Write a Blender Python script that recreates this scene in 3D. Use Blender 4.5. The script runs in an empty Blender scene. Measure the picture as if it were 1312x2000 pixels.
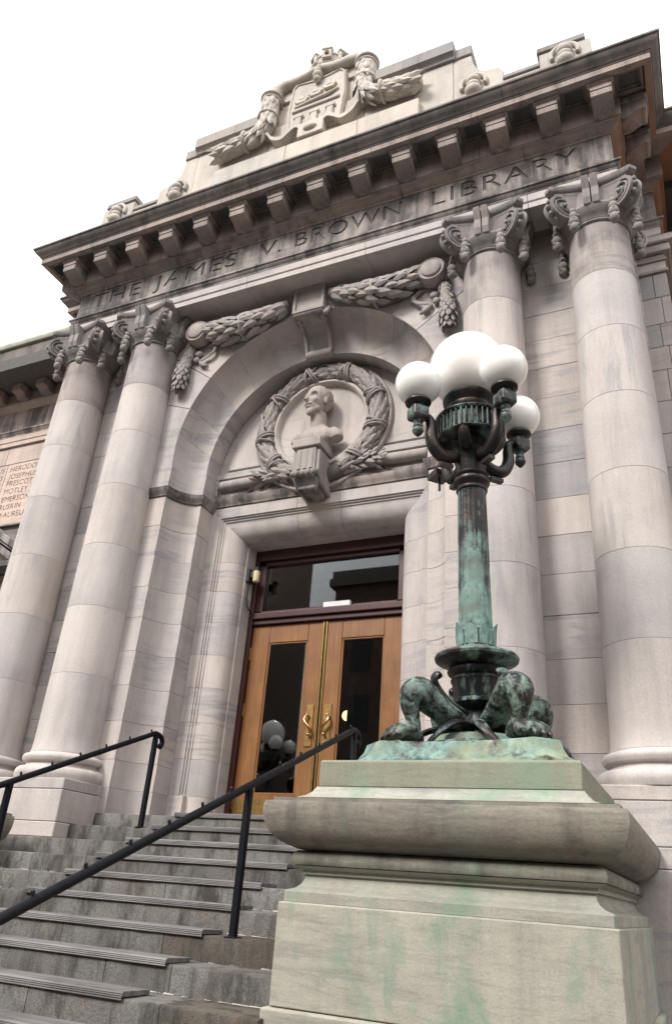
import bpy, bmesh, math, random
from mathutils import Vector, Matrix, noise
import numpy as np
random.seed(7)
PI = math.pi
sc = bpy.context.scene
col = sc.collection

# ------------------------------------------------------------------ camera
def look(yaw, pitch, roll):
    F = Vector((-math.sin(yaw)*math.cos(pitch), math.cos(yaw)*math.cos(pitch), math.sin(pitch)))
    r = Vector((math.cos(yaw), math.sin(yaw), 0)); u = r.cross(F)
    c, s = math.cos(roll), math.sin(roll)
    return r*c+u*s, u*c-r*s, F
cam_d = bpy.data.cameras.new("camera"); cam = bpy.data.objects.new("camera", cam_d); col.objects.link(cam)
_r, _u, _f = look(0.4558, 0.4692, 0.0774)
M = Matrix.Identity(4)
for i in range(3):
    M[i][0], M[i][1], M[i][2] = _r[i], _u[i], -_f[i]
M[0][3], M[1][3], M[2][3] = 4.4747, -7.8832, -0.6455
cam.matrix_world = M
cam_d.sensor_fit = 'VERTICAL'; cam_d.sensor_height = 24.0
cam_d.lens = 1470.2/2000*24.0
cam_d.clip_start = 0.05; cam_d.clip_end = 500
sc.camera = cam

# ------------------------------------------------------------------ sky and light
SUN_EL, SUN_AZ = math.radians(42), math.radians(-24)     # azimuth measured from the street (-y) side
w = bpy.data.worlds.new("World"); sc.world = w; w.use_nodes = True
nt = w.node_tree; nt.nodes.clear()
out = nt.nodes.new('ShaderNodeOutputWorld'); bg = nt.nodes.new('ShaderNodeBackground')
sky = nt.nodes.new('ShaderNodeTexSky'); sky.sky_type = 'NISHITA'; sky.sun_disc = False
sky.sun_elevation = SUN_EL; sky.sun_rotation = math.radians(180)+SUN_AZ
sky.air_density = 1.0; sky.dust_density = 4.0; sky.ozone_density = 1.0
hs = nt.nodes.new('ShaderNodeHueSaturation'); hs.inputs['Saturation'].default_value = 0.12
cloud = nt.nodes.new('ShaderNodeMix'); cloud.data_type = 'RGBA'
cloud.inputs['Factor'].default_value = 0.72
cloud.inputs['B'].default_value = (9.2, 9.2, 9.35, 1)     # even overcast veil over the sky texture
nt.links.new(sky.outputs[0], hs.inputs['Color']); nt.links.new(hs.outputs[0], cloud.inputs['A'])
tcw = nt.nodes.new('ShaderNodeTexCoord'); sep = nt.nodes.new('ShaderNodeSeparateXYZ'); nt.links.new(tcw.outputs['Generated'], sep.inputs[0])
mr = nt.nodes.new('ShaderNodeMapRange'); nt.links.new(sep.outputs['Z'], mr.inputs[0])      # overcast sky: zenith three times the horizon
mr.inputs['To Min'].default_value = .50; mr.inputs['To Max'].default_value = 1.5
gm = nt.nodes.new('ShaderNodeMix'); gm.data_type = 'RGBA'; gm.blend_type = 'MULTIPLY'; gm.inputs['Factor'].default_value = 1
nt.links.new(cloud.outputs['Result'], gm.inputs['A']); nt.links.new(mr.outputs[0], gm.inputs['B'])
nt.links.new(gm.outputs['Result'], bg.inputs[0]); bg.inputs[1].default_value = 0.09
nt.links.new(bg.outputs[0], out.inputs[0])
sd = bpy.data.lights.new("sun", 'SUN'); sun = bpy.data.objects.new("sun", sd); col.objects.link(sun)
sd.energy = 1.5; sd.angle = math.radians(16); sd.color = (1, .97, .92)
_d = Vector((-math.sin(-SUN_AZ)*math.cos(SUN_EL), -math.cos(SUN_AZ)*math.cos(SUN_EL), math.sin(SUN_EL)))
sun.rotation_euler = _d.to_track_quat('Z', 'Y').to_euler()
sc.view_settings.view_transform = 'Standard'; sc.view_settings.look = 'None'
sc.view_settings.exposure = 1.42; sc.view_settings.gamma = 1; sc.view_settings.use_curve_mapping = False
sc.render.engine = 'CYCLES'; sc.cycles.max_bounces = 8

# ------------------------------------------------------------------ materials
class N:
    def __init__(s, name):
        s.m = bpy.data.materials.new(name); s.m.use_nodes = True
        s.t = s.m.node_tree; s.b = s.t.nodes['Principled BSDF']; s.o = s.t.nodes['Material Output']
    def new(s, typ, **kw):
        n = s.t.nodes.new(typ)
        for k, v in kw.items(): setattr(n, k, v)
        return n
    def link(s, a, b): s.t.links.new(a, b)
    def val(s, sock, v):
        if hasattr(v, 'is_linked') or isinstance(v, bpy.types.NodeSocket): s.link(v, sock)
        else: sock.default_value = v
    def coords(s, scale=(1, 1, 1), rnd=0.0, rot=(0, 0, 0)):
        tc = s.new('ShaderNodeTexCoord'); mp = s.new('ShaderNodeMapping')
        mp.inputs['Scale'].default_value = scale; mp.inputs['Rotation'].default_value = rot
        v = tc.outputs['Object']
        if rnd:
            oi = s.new('ShaderNodeObjectInfo')
            sv = s.new('ShaderNodeVectorMath', operation='SCALE'); sv.inputs[0].default_value = (rnd, rnd*.7, rnd*1.3)
            s.link(oi.outputs['Random'], sv.inputs['Scale'])
            ad = s.new('ShaderNodeVectorMath', operation='ADD'); s.link(v, ad.inputs[0]); s.link(sv.outputs[0], ad.inputs[1]); v = ad.outputs[0]
        s.link(v, mp.inputs['Vector']); return mp.outputs[0]
    def noise(s, co, scale, detail=5, rough=.6, dist=0.0):
        n = s.new('ShaderNodeTexNoise'); s.link(co, n.inputs['Vector'])
        n.inputs['Scale'].default_value = scale; n.inputs['Detail'].default_value = detail
        n.inputs['Roughness'].default_value = rough; n.inputs['Distortion'].default_value = dist
        return n.outputs['Fac']
    def ramp(s, f, *stops):
        r = s.new('ShaderNodeValToRGB'); e = r.color_ramp.elements
        while len(e) < len(stops): e.new(.5)
        for k, (p, c) in enumerate(stops):
            e[k].position = p; e[k].color = (c, c, c, 1) if isinstance(c, (int, float)) else (*c, 1)
        s.link(f, r.inputs['Fac']); return r.outputs['Color']
    def mix(s, fac, a, b, mode='MIX'):
        n = s.new('ShaderNodeMix', data_type='RGBA', blend_type=mode)
        s.val(n.inputs['Factor'], fac)
        for sk, v in ((n.inputs['A'], a), (n.inputs['B'], b)):
            if isinstance(v, tuple): sk.default_value = (*v, 1) if len(v) == 3 else v
            else: s.link(v, sk)
        return n.outputs['Result']
    def math(s, op, a, b=0.0):
        n = s.new('ShaderNodeMath', operation=op); s.val(n.inputs[0], a); s.val(n.inputs[1], b); return n.outputs[0]
    def bump(s, h, strength=.3, dist=.02):
        n = s.new('ShaderNodeBump'); n.inputs['Strength'].default_value = strength; n.inputs['Distance'].default_value = dist
        s.link(h, n.inputs['Height']); s.link(n.outputs[0], s.b.inputs['Normal'])
    def done(s, colr, rough=.8, metal=0.0, spec=.3):
        s.val(s.b.inputs['Base Color'], colr if not (isinstance(colr, tuple) and len(colr) == 3) else (*colr, 1))
        s.val(s.b.inputs['Roughness'], rough); s.val(s.b.inputs['Metallic'], metal)
        s.b.inputs['Specular IOR Level'].default_value = spec
        return s.m

def stone(name, base, cool, soot=0.0, lam=0.0, vert=False, soot_col=(.050, .046, .046), green=0.0, patch=0.0, vein=.9, tint=.11, rnd=7.0, warm=0.0):
    n = N(name)
    co = n.coords((1, 1, 1), rnd); cw = n.coords((1, 1, 1), 0)
    bed = n.coords((2.2, 2.2, .22) if vert else (.45, .45, 3.4), rnd)
    big = n.noise(co, 1.1, 4)
    c = n.mix(n.ramp(big, (.35, 0), (.7, 1)), base, tuple(x*.84 for x in base))
    dr = n.noise(n.coords((2.6, 2.6, .28), rnd*.3), 1.5, 6, .68)
    c = n.mix(1.0, c, n.ramp(dr, (.28, .78), (.5, .98), (.72, 1.09)), 'MULTIPLY')
    # grey veins along the bedding of the marble
    v1 = n.ramp(n.noise(bed, 2.6, 7, .62, .6), (.50, 0), (.60, 1), (.63, .25), (.72, .75))
    mask = n.ramp(n.noise(co, .55, 3), (.46, 0), (.62, 1))
    c = n.mix(n.math('MULTIPLY', n.math('MULTIPLY', v1, mask), vein), c, cool)
    oi = n.new('ShaderNodeObjectInfo')
    r = n.ramp(oi.outputs['Random'], (0, tuple(1-tint*x for x in (1.15, 1.0, .85))), (.5, (.97, .97, .97)), (.8, (1.0, .985, .96)), (1, (1.05, 1.02, .99)))
    c = n.mix(1.0, c, r, 'MULTIPLY')
    grain = n.noise(co, 70, 4, .7)
    c = n.mix(1.0, c, n.ramp(grain, (.25, .84), (.75, 1.12)), 'MULTIPLY')
    if lam:
        l_ = n.noise(n.coords((1.3, 1.3, 9)), 2.2, 7, .72, 1.2)
        c = n.mix(lam, c, n.mix(1.0, c, n.ramp(l_, (.30, .45), (.5, .95), (.72, 1.12)), 'MULTIPLY'))
    pits = n.ramp(n.noise(co, 26, 3, .7), (.68, 0), (.76, .45))
    c = n.mix(pits, c, tuple(x*.45 for x in base))
    if green:
        g = n.ramp(n.noise(n.coords((1.5, 1.5, .6)), 1.7, 6, .66, .5), (.49, 0), (.64, 1))
        c = n.mix(n.math('MULTIPLY', g, green), c, (.175, .255, .185))
    # run-off streaks and soot crusts
    st = n.noise(n.coords((3.6, 3.6, .35)), 1.7, 6, .65)
    bl = n.noise(cw, .9, 5, .65)
    s_ = n.math('ADD', n.math('MULTIPLY', st, .55), n.math('MULTIPLY', bl, .55))
    if patch:   # broad patches where the stone has blackened or been washed clean
        pt = n.ramp(n.noise(n.coords((1.5, 1.5, .3)), 1.3, 4, .6), (.32, 0), (.68, 1))
        s_ = n.math('ADD', s_, n.math('MULTIPLY', n.math('SUBTRACT', pt, .5), .22*patch))
    lo = .74-.34*soot
    f = n.ramp(s_, (lo, 0), (min(lo+.17, .99), min(1, .25+.75*soot)))
    c = n.mix(f, c, soot_col)
    n.bump(n.math('ADD', n.math('MULTIPLY', grain, .5), n.noise(co, 9, 5)), .28, .02)
    return n.done(c, .82, 0, .25)

PINK = (.50, .449, .425); GREY = (.265, .265, .285)
M_wall = stone('marble_ashlar', PINK, GREY, .16, tint=.10)
M_col = stone('marble_shaft', (.53, .48, .457), GREY, .10, vert=True, vein=.6, tint=.08)
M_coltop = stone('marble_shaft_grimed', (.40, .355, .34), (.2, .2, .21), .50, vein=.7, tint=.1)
M_wallgrey = stone('marble_blue_grey_block', (.385, .36, .36), (.25, .25, .27), .2, tint=.1)
M_carve = stone('marble_carved', (.365, .325, .305), GREY, .48, tint=.10, vein=.4)
M_core = stone('carving_gap_shade_grime', (.16, .14, .132), (.08, .08, .08), .7)  # dark cores paint in the shade of leaf gaps, plus crevice grime
M_cap = stone('marble_capital', (.30, .27, .258), GREY, .60, tint=.1, vein=.4)
M_soot = stone('marble_sooted', (.37, .325, .303), (.15, .145, .15), .84, tint=.16, patch=.9)
M_crown = stone('marble_weathered_crown', (.20, .172, .155), (.12, .115, .115), .70, tint=.15, patch=.7)
M_modil = stone('marble_modillion', (.37, .30, .265), GREY, .62, tint=.16, patch=.4)
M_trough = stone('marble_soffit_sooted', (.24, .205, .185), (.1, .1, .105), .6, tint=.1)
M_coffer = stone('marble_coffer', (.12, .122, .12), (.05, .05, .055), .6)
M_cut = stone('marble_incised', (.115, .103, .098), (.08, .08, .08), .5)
M_para = stone('marble_parapet', (.55, .495, .44), GREY, .28, tint=.12, vein=.4)
M_paracap = stone('marble_coping', (.33, .30, .28), GREY, .55, tint=.12)
M_wing = stone('pink_stone', (.58, .465, .40), (.4, .33, .3), .26, tint=.10)
M_wingsoot = stone('pink_stone_sooted', (.50, .41, .37), (.25, .24, .24), .75, tint=.12, patch=.8)
M_orange = stone('orange_brown_stone', (.33, .185, .12), (.25, .15, .10), .40, tint=.2)
M_ped = stone('pedestal_marble', (.375, .362, .312), (.21, .215, .20), .28, lam=.42, green=.85, vein=.8, tint=.05)
M_pedcor = stone('pedestal_cornice_marble', (.25, .23, .195), (.125, .122, .115), .54, lam=.7, green=.25, vein=.9, tint=.05)
M_pedtorus = stone('pedestal_moulding_marble', (.26, .25, .21), (.12, .12, .11), .74, lam=.8, green=.5, vein=.8, tint=.05)
M_mortar = stone('lime_mortar', (.20, .18, .165), GREY, .3)

M_pedtop = stone('pedestal_top_marble', (.25, .25, .19), (.17, .17, .15), .25, lam=.4, green=.6, tint=.05)
def granite(name, base, stain=.5):
    n = N(name); co = n.coords((1, 1, 1), 5.0); cw = n.coords()
    sp = n.noise(co, 95, 3, .75)
    c = n.mix(n.ramp(sp, (.34, 0), (.48, .5), (.66, 1)), tuple(x*.42 for x in base), tuple(x*1.5 for x in base))
    c = n.mix(n.ramp(n.noise(co, 3, 5), (.35, 0), (.7, .6)), c, tuple(x*.6 for x in base))
    oi = n.new('ShaderNodeObjectInfo')
    c = n.mix(1.0, c, n.ramp(oi.outputs['Random'], (0, (.62, .60, .58)), (.5, (.9, .88, .85)), (1, (1.12, 1.1, 1.06))), 'MULTIPLY')
    br = n.ramp(n.noise(cw, 1.6, 6, .65, .3), (.50, 0), (.68, stain))
    c = n.mix(br, c, (.105, .07, .042))
    dk = n.ramp(n.noise(n.coords((2.4, 2.4, .8)), 2.0, 6, .7), (.47, 0), (.64, .92))
    c = n.mix(dk, c, (.028, .025, .022))
    n.bump(n.math('ADD', sp, n.math('MULTIPLY', n.noise(co, 12, 5), 1.5)), .45, .012)
    return n.done(c, .72, 0, .35)
M_gran = granite('granite', (.165, .16, .154), .5)
M_gran_brown = granite('granite_rust_stained', (.115, .100, .083), .8)

def bronze(name, green=.5, streak=True, yellow=.15, brown=.5, ns=1.0):
    n = N(name); co = n.coords((1, 1, 1), 3.0)
    st = n.noise(n.coords((9, 9, .8), 3.0), 1.6, 6, .6) if streak else n.noise(co, 5*ns, 7, .68, .6)
    b2 = n.noise(co, 7*ns, 7, .7)
    s_ = n.math('ADD', n.math('MULTIPLY', st, .65), n.math('MULTIPLY', b2, .4))
    if streak:   # darker run-off from the capital, dying out down the shaft
        sx_ = n.new('ShaderNodeSeparateXYZ'); tcc = n.new('ShaderNodeTexCoord'); n.link(tcc.outputs['Object'], sx_.inputs[0])
        mz = n.new('ShaderNodeMapRange'); n.link(sx_.outputs['Z'], mz.inputs[0]); mz.inputs[1].default_value = 1.3; mz.inputs[2].default_value = 2.6; mz.inputs[3].default_value = .05; mz.inputs[4].default_value = -.17
        s_ = n.math('ADD', s_, mz.outputs[0])
    lo = .74-.42*green
    f = n.ramp(s_, (lo, 0), (lo+.13, 1))
    dark = n.mix(n.ramp(n.noise(co, 4, 5), (.4, 0), (.65, 1)), (.014, .017, .019), (.055, .040, .036))
    gr = n.mix(n.ramp(n.noise(co, 22, 5), (.35, 0), (.7, 1)), (.095, .165, .148), (.235, .345, .305))
    gr = n.mix(n.ramp(n.noise(co, 3.2, 4), (.45, 0), (.62, yellow)), gr, (.25, .27, .16))
    gr = n.mix(n.ramp(n.noise(co, 5.5, 6, .7), (.50, 0), (.66, brown)), gr, (.075, .050, .036))
    c = n.mix(f, dark, gr)
    rr = n.new('ShaderNodeMapRange'); n.link(f, rr.inputs[0]); rr.inputs[3].default_value = .38; rr.inputs[4].default_value = .8
    mm = n.new('ShaderNodeMapRange'); n.link(f, mm.inputs[0]); mm.inputs[3].default_value = .55; mm.inputs[4].default_value = .0
    n.bump(n.math('ADD', b2, n.noise(co, 40, 3)), .35, .008)
    return n.done(c, rr.outputs[0], mm.outputs[0], .4)
M_brz_shaft = bronze('bronze_verdigris_streaked', .78, True, .05, .55)
M_brz_base = bronze('bronze_verdigris_base', .80, False, .75, .75)
M_brz_leg = bronze('bronze_patchy', .62, False, .3, .8, 2.2)
M_brz_dark = bronze('bronze_dark', .32, True, .1, .5)
M_brz_mid = bronze('bronze_rim', .58, False)

def plain(name, c, rough=.5, metal=0., var=.12, scale=8, bump=.0, spec=.4, coat=0):
    n = N(name); co = n.coords((1, 1, 1), 2.0)
    k = n.noise(co, scale, 5)
    cc = n.mix(n.ramp(k, (.3, 0), (.7, 1)), tuple(x*(1-var) for x in c), tuple(min(1, x*(1+var)) for x in c))
    if bump: n.bump(n.noise(co, scale*6, 3), bump, .004)
    if coat: n.b.inputs['Coat Weight'].default_value = coat
    return n.done(cc, rough, metal, spec)
def wood(name, a, b, rough=.38):
    n = N(name); co = n.coords((26, 26, 1.3), 3.0)
    g = n.noise(co, 1.6, 6, .6, .6)
    c = n.mix(n.ramp(g, (.3, 0), (.7, 1)), a, b)
    c = n.mix(n.ramp(n.noise(n.coords((1, 1, 1), 2), 3, 3), (.35, 0), (.7, .5)), c, tuple(x*.7 for x in a))
    n.bump(g, .12, .003); n.b.inputs['Coat Weight'].default_value = .25; n.b.inputs['Coat Roughness'].default_value = .25
    return n.done(c, rough, 0, .4)
M_oak = wood('oak_door', (.165, .068, .022), (.285, .130, .045))
M_mahog = wood('dark_red_frame', (.035, .010, .009), (.075, .020, .017))
M_brass = plain('brass', (.46, .32, .13), .28, 1.0, .15, 14)
M_brassplate = plain('aged_brass_plate', (.27, .17, .065), .45, 1.0, .3, 30, .3)
M_copper = plain('copper_handle', (.55, .27, .14), .25, 1.0, .15)
M_iron = plain('black_painted_iron', (.0045, .005, .008), .5, .0, .4, 18, .35, .18)
M_iron_fleck = plain('iron_stud', (.012, .013, .019), .4, 0, .3, 40)
M_black = plain('black_plastic', (.012, .012, .013), .5)
M_cream = plain('cream_lens', (.62, .52, .33), .35)
M_paper = plain('white_card', (.62, .60, .60), .8)
M_globe = plain('opal_glass', (.88, .85, .81), .16, 0, .02, 3, 0, .5, .3)
def mat_mat():
    n = N('ribbed_tread_rubber'); co = n.coords((1, 1, 1), 3)
    a = n.noise(co, 30, 4, .7); st = n.noise(n.coords((.8, 9, 9), 3), 2, 5)
    c = n.mix(n.ramp(st, (.35, 0), (.7, 1)), (.105, .096, .095), (.225, .21, .206))
    c = n.mix(n.ramp(n.noise(co, 2.2, 5), (.5, 0), (.7, .7)), c, (.06, .052, .05))
    n.bump(a, .3, .004); return n.done(c, .55, 0, .4)
M_mat = mat_mat()
M_crumb = stone('crumbled_mortar', (.46, .43, .39), GREY, .35)
M_walk = granite('pavement_concrete', (.15, .145, .14), .2)
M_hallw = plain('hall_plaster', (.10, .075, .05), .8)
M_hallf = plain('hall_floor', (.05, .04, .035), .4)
M_opp = plain('dark_brick', (.10, .065, .05), .85, 0, .3, 3)
M_oppcor = plain('dark_cornice', (.09, .085, .08), .85)
M_oppwin = plain('street_window', (.02, .022, .025), .6)
M_roofcu = plain('copper_gutter', (.42, .42, .355), .5, 0, .2, 5)
def glass():
    n = N('pane_glass'); t = n.t
    tr = n.new('ShaderNodeBsdfTransparent'); tr.inputs[0].default_value = (.80, .82, .80, 1)
    gl = n.new('ShaderNodeBsdfGlossy'); gl.inputs['Roughness'].default_value = .015; gl.inputs[0].default_value = (.95, .97, 1, 1)
    fr = n.new('ShaderNodeFresnel'); fr.inputs[0].default_value = 1.62
    mx = n.new('ShaderNodeMixShader'); n.link(n.math('MULTIPLY', fr.outputs[0], 1.05), mx.inputs[0])
    n.link(tr.outputs[0], mx.inputs[1]); n.link(gl.outputs[0], mx.inputs[2]); n.link(mx.outputs[0], n.o.inputs[0])
    return n.m
M_glass = glass()
def lit():
    n = N('lit_lamp_globe'); n.b.inputs['Emission Color'].default_value = (1, .72, .32, 1); n.b.inputs['Emission Strength'].default_value = 1.5
    return n.done((.9, .8, .6), .4)
M_lit = lit()

# ------------------------------------------------------------------ helpers
def empty(name, loc=(0, 0, 0), parent=None, rz=0):
    o = bpy.data.objects.new(name, None); col.objects.link(o)
    o.empty_display_size = .2; o.location = loc; o.rotation_euler = (0, 0, rz)
    if parent: o.parent = parent
    return o
def tag(o, label=None, cat=None, group=None, kind=None):
    if label: o['label'] = label
    if cat: o['category'] = cat
    if group: o['group'] = group
    if kind: o['kind'] = kind
    return o
class MB:
    def __init__(s): s.v = []; s.f = []
    def add(s, vs, fs):
        b = len(s.v); s.v += [tuple(v) for v in vs]; s.f += [tuple(i+b for i in f) for f in fs]; return s
    def box(s, x0, x1, y0, y1, z0, z1):
        return s.add([(x0, y0, z0), (x1, y0, z0), (x1, y1, z0), (x0, y1, z0), (x0, y0, z1), (x1, y0, z1), (x1, y1, z1), (x0, y1, z1)],
                     [(0, 3, 2, 1), (4, 5, 6, 7), (0, 1, 5, 4), (1, 2, 6, 5), (2, 3, 7, 6), (3, 0, 4, 7)])
    def loft(s, rings, close=True, caps=True):
        n = len(rings[0]); vs = [p for r in rings for p in r]; fs = []
        for i in range(len(rings)-1):
            for j in range(n if close else n-1):
                k = (j+1) % n
                fs.append((i*n+j, i*n+k, (i+1)*n+k, (i+1)*n+j))
        if caps and close:
            fs.append(tuple(range(n-1, -1, -1))); fs.append(tuple((len(rings)-1)*n+j for j in range(n)))
        return s.add(vs, fs)
    def prism(s, poly, axis, a, b):
        """poly: 2D points; axis 'x': (y,z) ; 'y': (x,z) ; 'z': (x,y)"""
        f = {'x': lambda p, t: (t, p[0], p[1]), 'y': lambda p, t: (p[0], t, p[1]), 'z': lambda p, t: (p[0], p[1], t)}[axis]
        return s.loft([[f(p, a) for p in poly], [f(p, b) for p in poly]])
    def lathe(s, prof, c=(0, 0, 0), n=40, a0=0, a1=2*PI, wob=None):
        full = abs(a1-a0-2*PI) < 1e-6; m = n if full else n+1; rings = []
        for r, z in prof:
            rings.append([(c[0]+(r*(wob(a0+(a1-a0)*j/n, z) if wob else 1))*math.cos(a0+(a1-a0)*j/n),
                           c[1]+(r*(wob(a0+(a1-a0)*j/n, z) if wob else 1))*math.sin(a0+(a1-a0)*j/n), c[2]+z) for j in range(m)])
        return s.loft(rings, close=full, caps=full)
    def tube(s, pts, rad, n=10, flat=1.0, up=(0, 0, 1)):
        pts = [Vector(p) for p in pts]; rings = []
        prevn = None
        for i, p in enumerate(pts):
            t = (pts[min(i+1, len(pts)-1)]-pts[max(i-1, 0)]).normalized()
            if prevn is None:
                u = Vector(up); nn = (u-t*u.dot(t))
                if nn.length < 1e-3: u = Vector((1, 0, 0)); nn = u-t*u.dot(t)
            else: nn = prevn-t*prevn.dot(t)
            nn.normalize(); prevn = nn; bb = t.cross(nn)
            r = rad[i] if isinstance(rad, (list, tuple)) else rad
            rings.append([p+nn*(r*math.cos(2*PI*j/n))+bb*(r*flat*math.sin(2*PI*j/n)) for j in range(n)])
        return s.loft(rings)
    def ball(s, c, r, n=14, m=9, sq=(1, 1, 1)):
        prof = [(math.sin(PI*i/m), -math.cos(PI*i/m)) for i in range(m+1)]
        rings = [[(c[0]+r*sq[0]*max(q, 1e-3)*math.cos(2*PI*j/n), c[1]+r*sq[1]*max(q, 1e-3)*math.sin(2*PI*j/n), c[2]+r*sq[2]*z) for j in range(n)] for q, z in prof]
        return s.loft(rings)
    def torus(s, c, R, r, axis='y', a0=0, a1=2*PI, n=48, m=12, sq=1.0):
        full = abs(a1-a0-2*PI) < 1e-6; rings = []
        for i in range(n+1):
            a = a0+(a1-a0)*i/n
            ring = []
            for j in range(m):
                b = 2*PI*j/m; q = R+r*math.cos(b); h = r*sq*math.sin(b)
                if axis == 'y': ring.append((c[0]+q*math.cos(a), c[1]+h, c[2]+q*math.sin(a)))
                elif axis == 'z': ring.append((c[0]+q*math.cos(a), c[1]+q*math.sin(a), c[2]+h))
                else: ring.append((c[0]+h, c[1]+q*math.cos(a), c[2]+q*math.sin(a)))
            rings.append(ring)
        return s.loft(rings, caps=not full)
    def build(s, name, mat, parent=None, smooth=None, bevel=0, seg=1, loc=None, mesh_only=False):
        me = bpy.data.meshes.new(name); me.from_pydata(s.v, [], s.f)
        bm = bmesh.new(); bm.from_mesh(me); bmesh.ops.recalc_face_normals(bm, faces=bm.faces); bm.to_mesh(me); bm.free()
        me.materials.append(mat)
        if smooth is not None:
            me.shade_smooth(); me.set_sharp_from_angle(angle=math.radians(smooth))
        if mesh_only: return me
        return put(name, me, parent, bevel, seg, loc)
def put(name, me, parent=None, bevel=0, seg=1, loc=None):
    o = bpy.data.objects.new(name, me); col.objects.link(o)
    if parent: o.parent = parent
    if loc: o.location = loc
    if bevel:
        b = o.modifiers.new('bevel', 'BEVEL'); b.width = bevel; b.segments = seg; b.limit_method = 'ANGLE'; b.angle_limit = math.radians(35)
    return o
def box(name, mat, parent, x0, x1, y0, y1, z0, z1, bevel=.006, seg=1):
    return MB().box(x0, x1, y0, y1, z0, z1).build(name, mat, parent, None, bevel, seg)
def arc(cx, cy, r, a0, a1, n, ry=None):
    return [(cx+r*math.cos(math.radians(a0+(a1-a0)*i/n)), cy+(ry or r)*math.sin(math.radians(a0+(a1-a0)*i/n))) for i in range(n+1)]
def catmull(P, n=6):
    P = [np.array(p, float) for p in P]; out = []
    for i in range(len(P)-1):
        p0 = P[max(i-1, 0)]; p1 = P[i]; p2 = P[i+1]; p3 = P[min(i+2, len(P)-1)]
        for k in range(n):
            t = k/n
            out.append(.5*((2*p1)+(-p0+p2)*t+(2*p0-5*p1+4*p2-p3)*t*t+(-p0+3*p1-3*p2+p3)*t**3))
    out.append(P[-1]); return out
def stube(mb, P, n=12, sub=6, flat=1.0, up=(0, 0, 1)):
    q = catmull(P, sub); return mb.tube([x[:3] for x in q], [max(float(x[3]), .002) for x in q], n, flat, up)
def baked(o, drop=True):
    dg = bpy.context.evaluated_depsgraph_get(); me = bpy.data.meshes.new_from_object(o.evaluated_get(dg))
    me.name = o.name; bpy.data.objects.remove(o, do_unlink=True); return me
def fused(name, mb, mat, voxel, smooth_it=4, fn=None):
    """overlapping lumps grown together into one continuous skin"""
    o = mb.build(name, mat)
    r = o.modifiers.new('remesh', 'REMESH'); r.mode = 'VOXEL'; r.voxel_size = voxel
    s = o.modifiers.new('smooth', 'SMOOTH'); s.iterations = smooth_it; s.factor = .5
    me = baked(o)
    if fn:
        for v in me.vertices: v.co = fn(Vector(v.co))
    me.shade_smooth()
    if not me.materials: me.materials.append(mat)
    return me

# leaf shared by every garland and wreath
def leaf_mesh():
    v = [(0, .10, .0), (0, -.10, 0), (.35, .25, -.0), (.35, -.25, -.0), (.3, 0, .11), (.72, .18, .02), (.72, -.18, .02), (.7, 0, .13), (1, 0, .04)]
    f = [(0, 1, 4), (0, 4, 2), (1, 3, 4), (2, 4, 7, 5), (3, 6, 7, 4), (5, 7, 8), (6, 8, 7)]
    me = bpy.data.meshes.new('leaf'); me.from_pydata(v, [], f); me.materials.append(M_carve); return me
LEAF = leaf_mesh(); LEAF_PALE = LEAF.copy(); LEAF_PALE.materials[0] = M_para
def leaf(parent, pos, direc, nor, ln, wd=None):
    x = Vector(direc).normalized(); z = Vector(nor); z = (z-x*z.dot(x)).normalized(); y = z.cross(x); wd = wd or ln
    o = bpy.data.objects.new('leaf', LEAF_PALE if parent.name.startswith('fruit_swag') else LEAF); col.objects.link(o); o.parent = parent
    m = Matrix.Identity(4)
    for i in range(3): m[i][0], m[i][1], m[i][2], m[i][3] = x[i]*ln, y[i]*wd, z[i]*ln*.9, pos[i]
    o.matrix_local = m; return o
def leafy(parent, pts, rad, stations, angs, ln, wd, front=(0, -1, 0), rev=False, stagger=True, lift=.13):
    """lay leaves over a tube; angs are measured about the tube from the outward 'front' side"""
    q = catmull(pts, 8); L = len(q)
    for i in range(stations):
        t = (i+.5)/stations*(L-1.001); k = int(t); fr = t-k
        p = Vector(q[k]*(1-fr)+q[k+1]*fr); tg = Vector(q[k+1]-q[k]).normalized()
        if rev: tg = -tg
        fv = Vector(front); fv = (fv-tg*fv.dot(tg)).normalized(); sd_ = tg.cross(fv)
        r = rad(t/(L-1)) if callable(rad) else rad
        for a in angs:
            a_ = math.radians(a+(angs[1]-angs[0])*.5*(i % 2 if stagger else 0)+random.uniform(-5, 5))
            nr = fv*math.cos(a_)+sd_*math.sin(a_)
            k_ = random.uniform(.88, 1.12)
            leaf(parent, p+nr*(r*.95), tg*1.0+nr*lift+sd_*random.uniform(-.12, .12), nr, ln*k_, wd*k_)

# ------------------------------------------------------------------ ground and street
tag(MB().add([(-150, -150, -2.18), (150, -150, -2.18), (150, 150, -2.18), (-150, 150, -2.18)], [(0, 1, 2, 3)]).build('ground', M_walk), kind='structure')
tag(MB().box(-40, 40, -11.5, -4.6, -2.3, -2.155).build('pavement', M_walk, None, None, .02), kind='structure')

# ------------------------------------------------------------------ the library
LIB = empty('library_building')
tag(LIB, 'grey marble library with paired columns, arched doorway and carved parapet', 'building')
COLX, YC = (-4.188, -2.799, 2.799, 4.188), -.255
Z0 = .037

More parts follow.
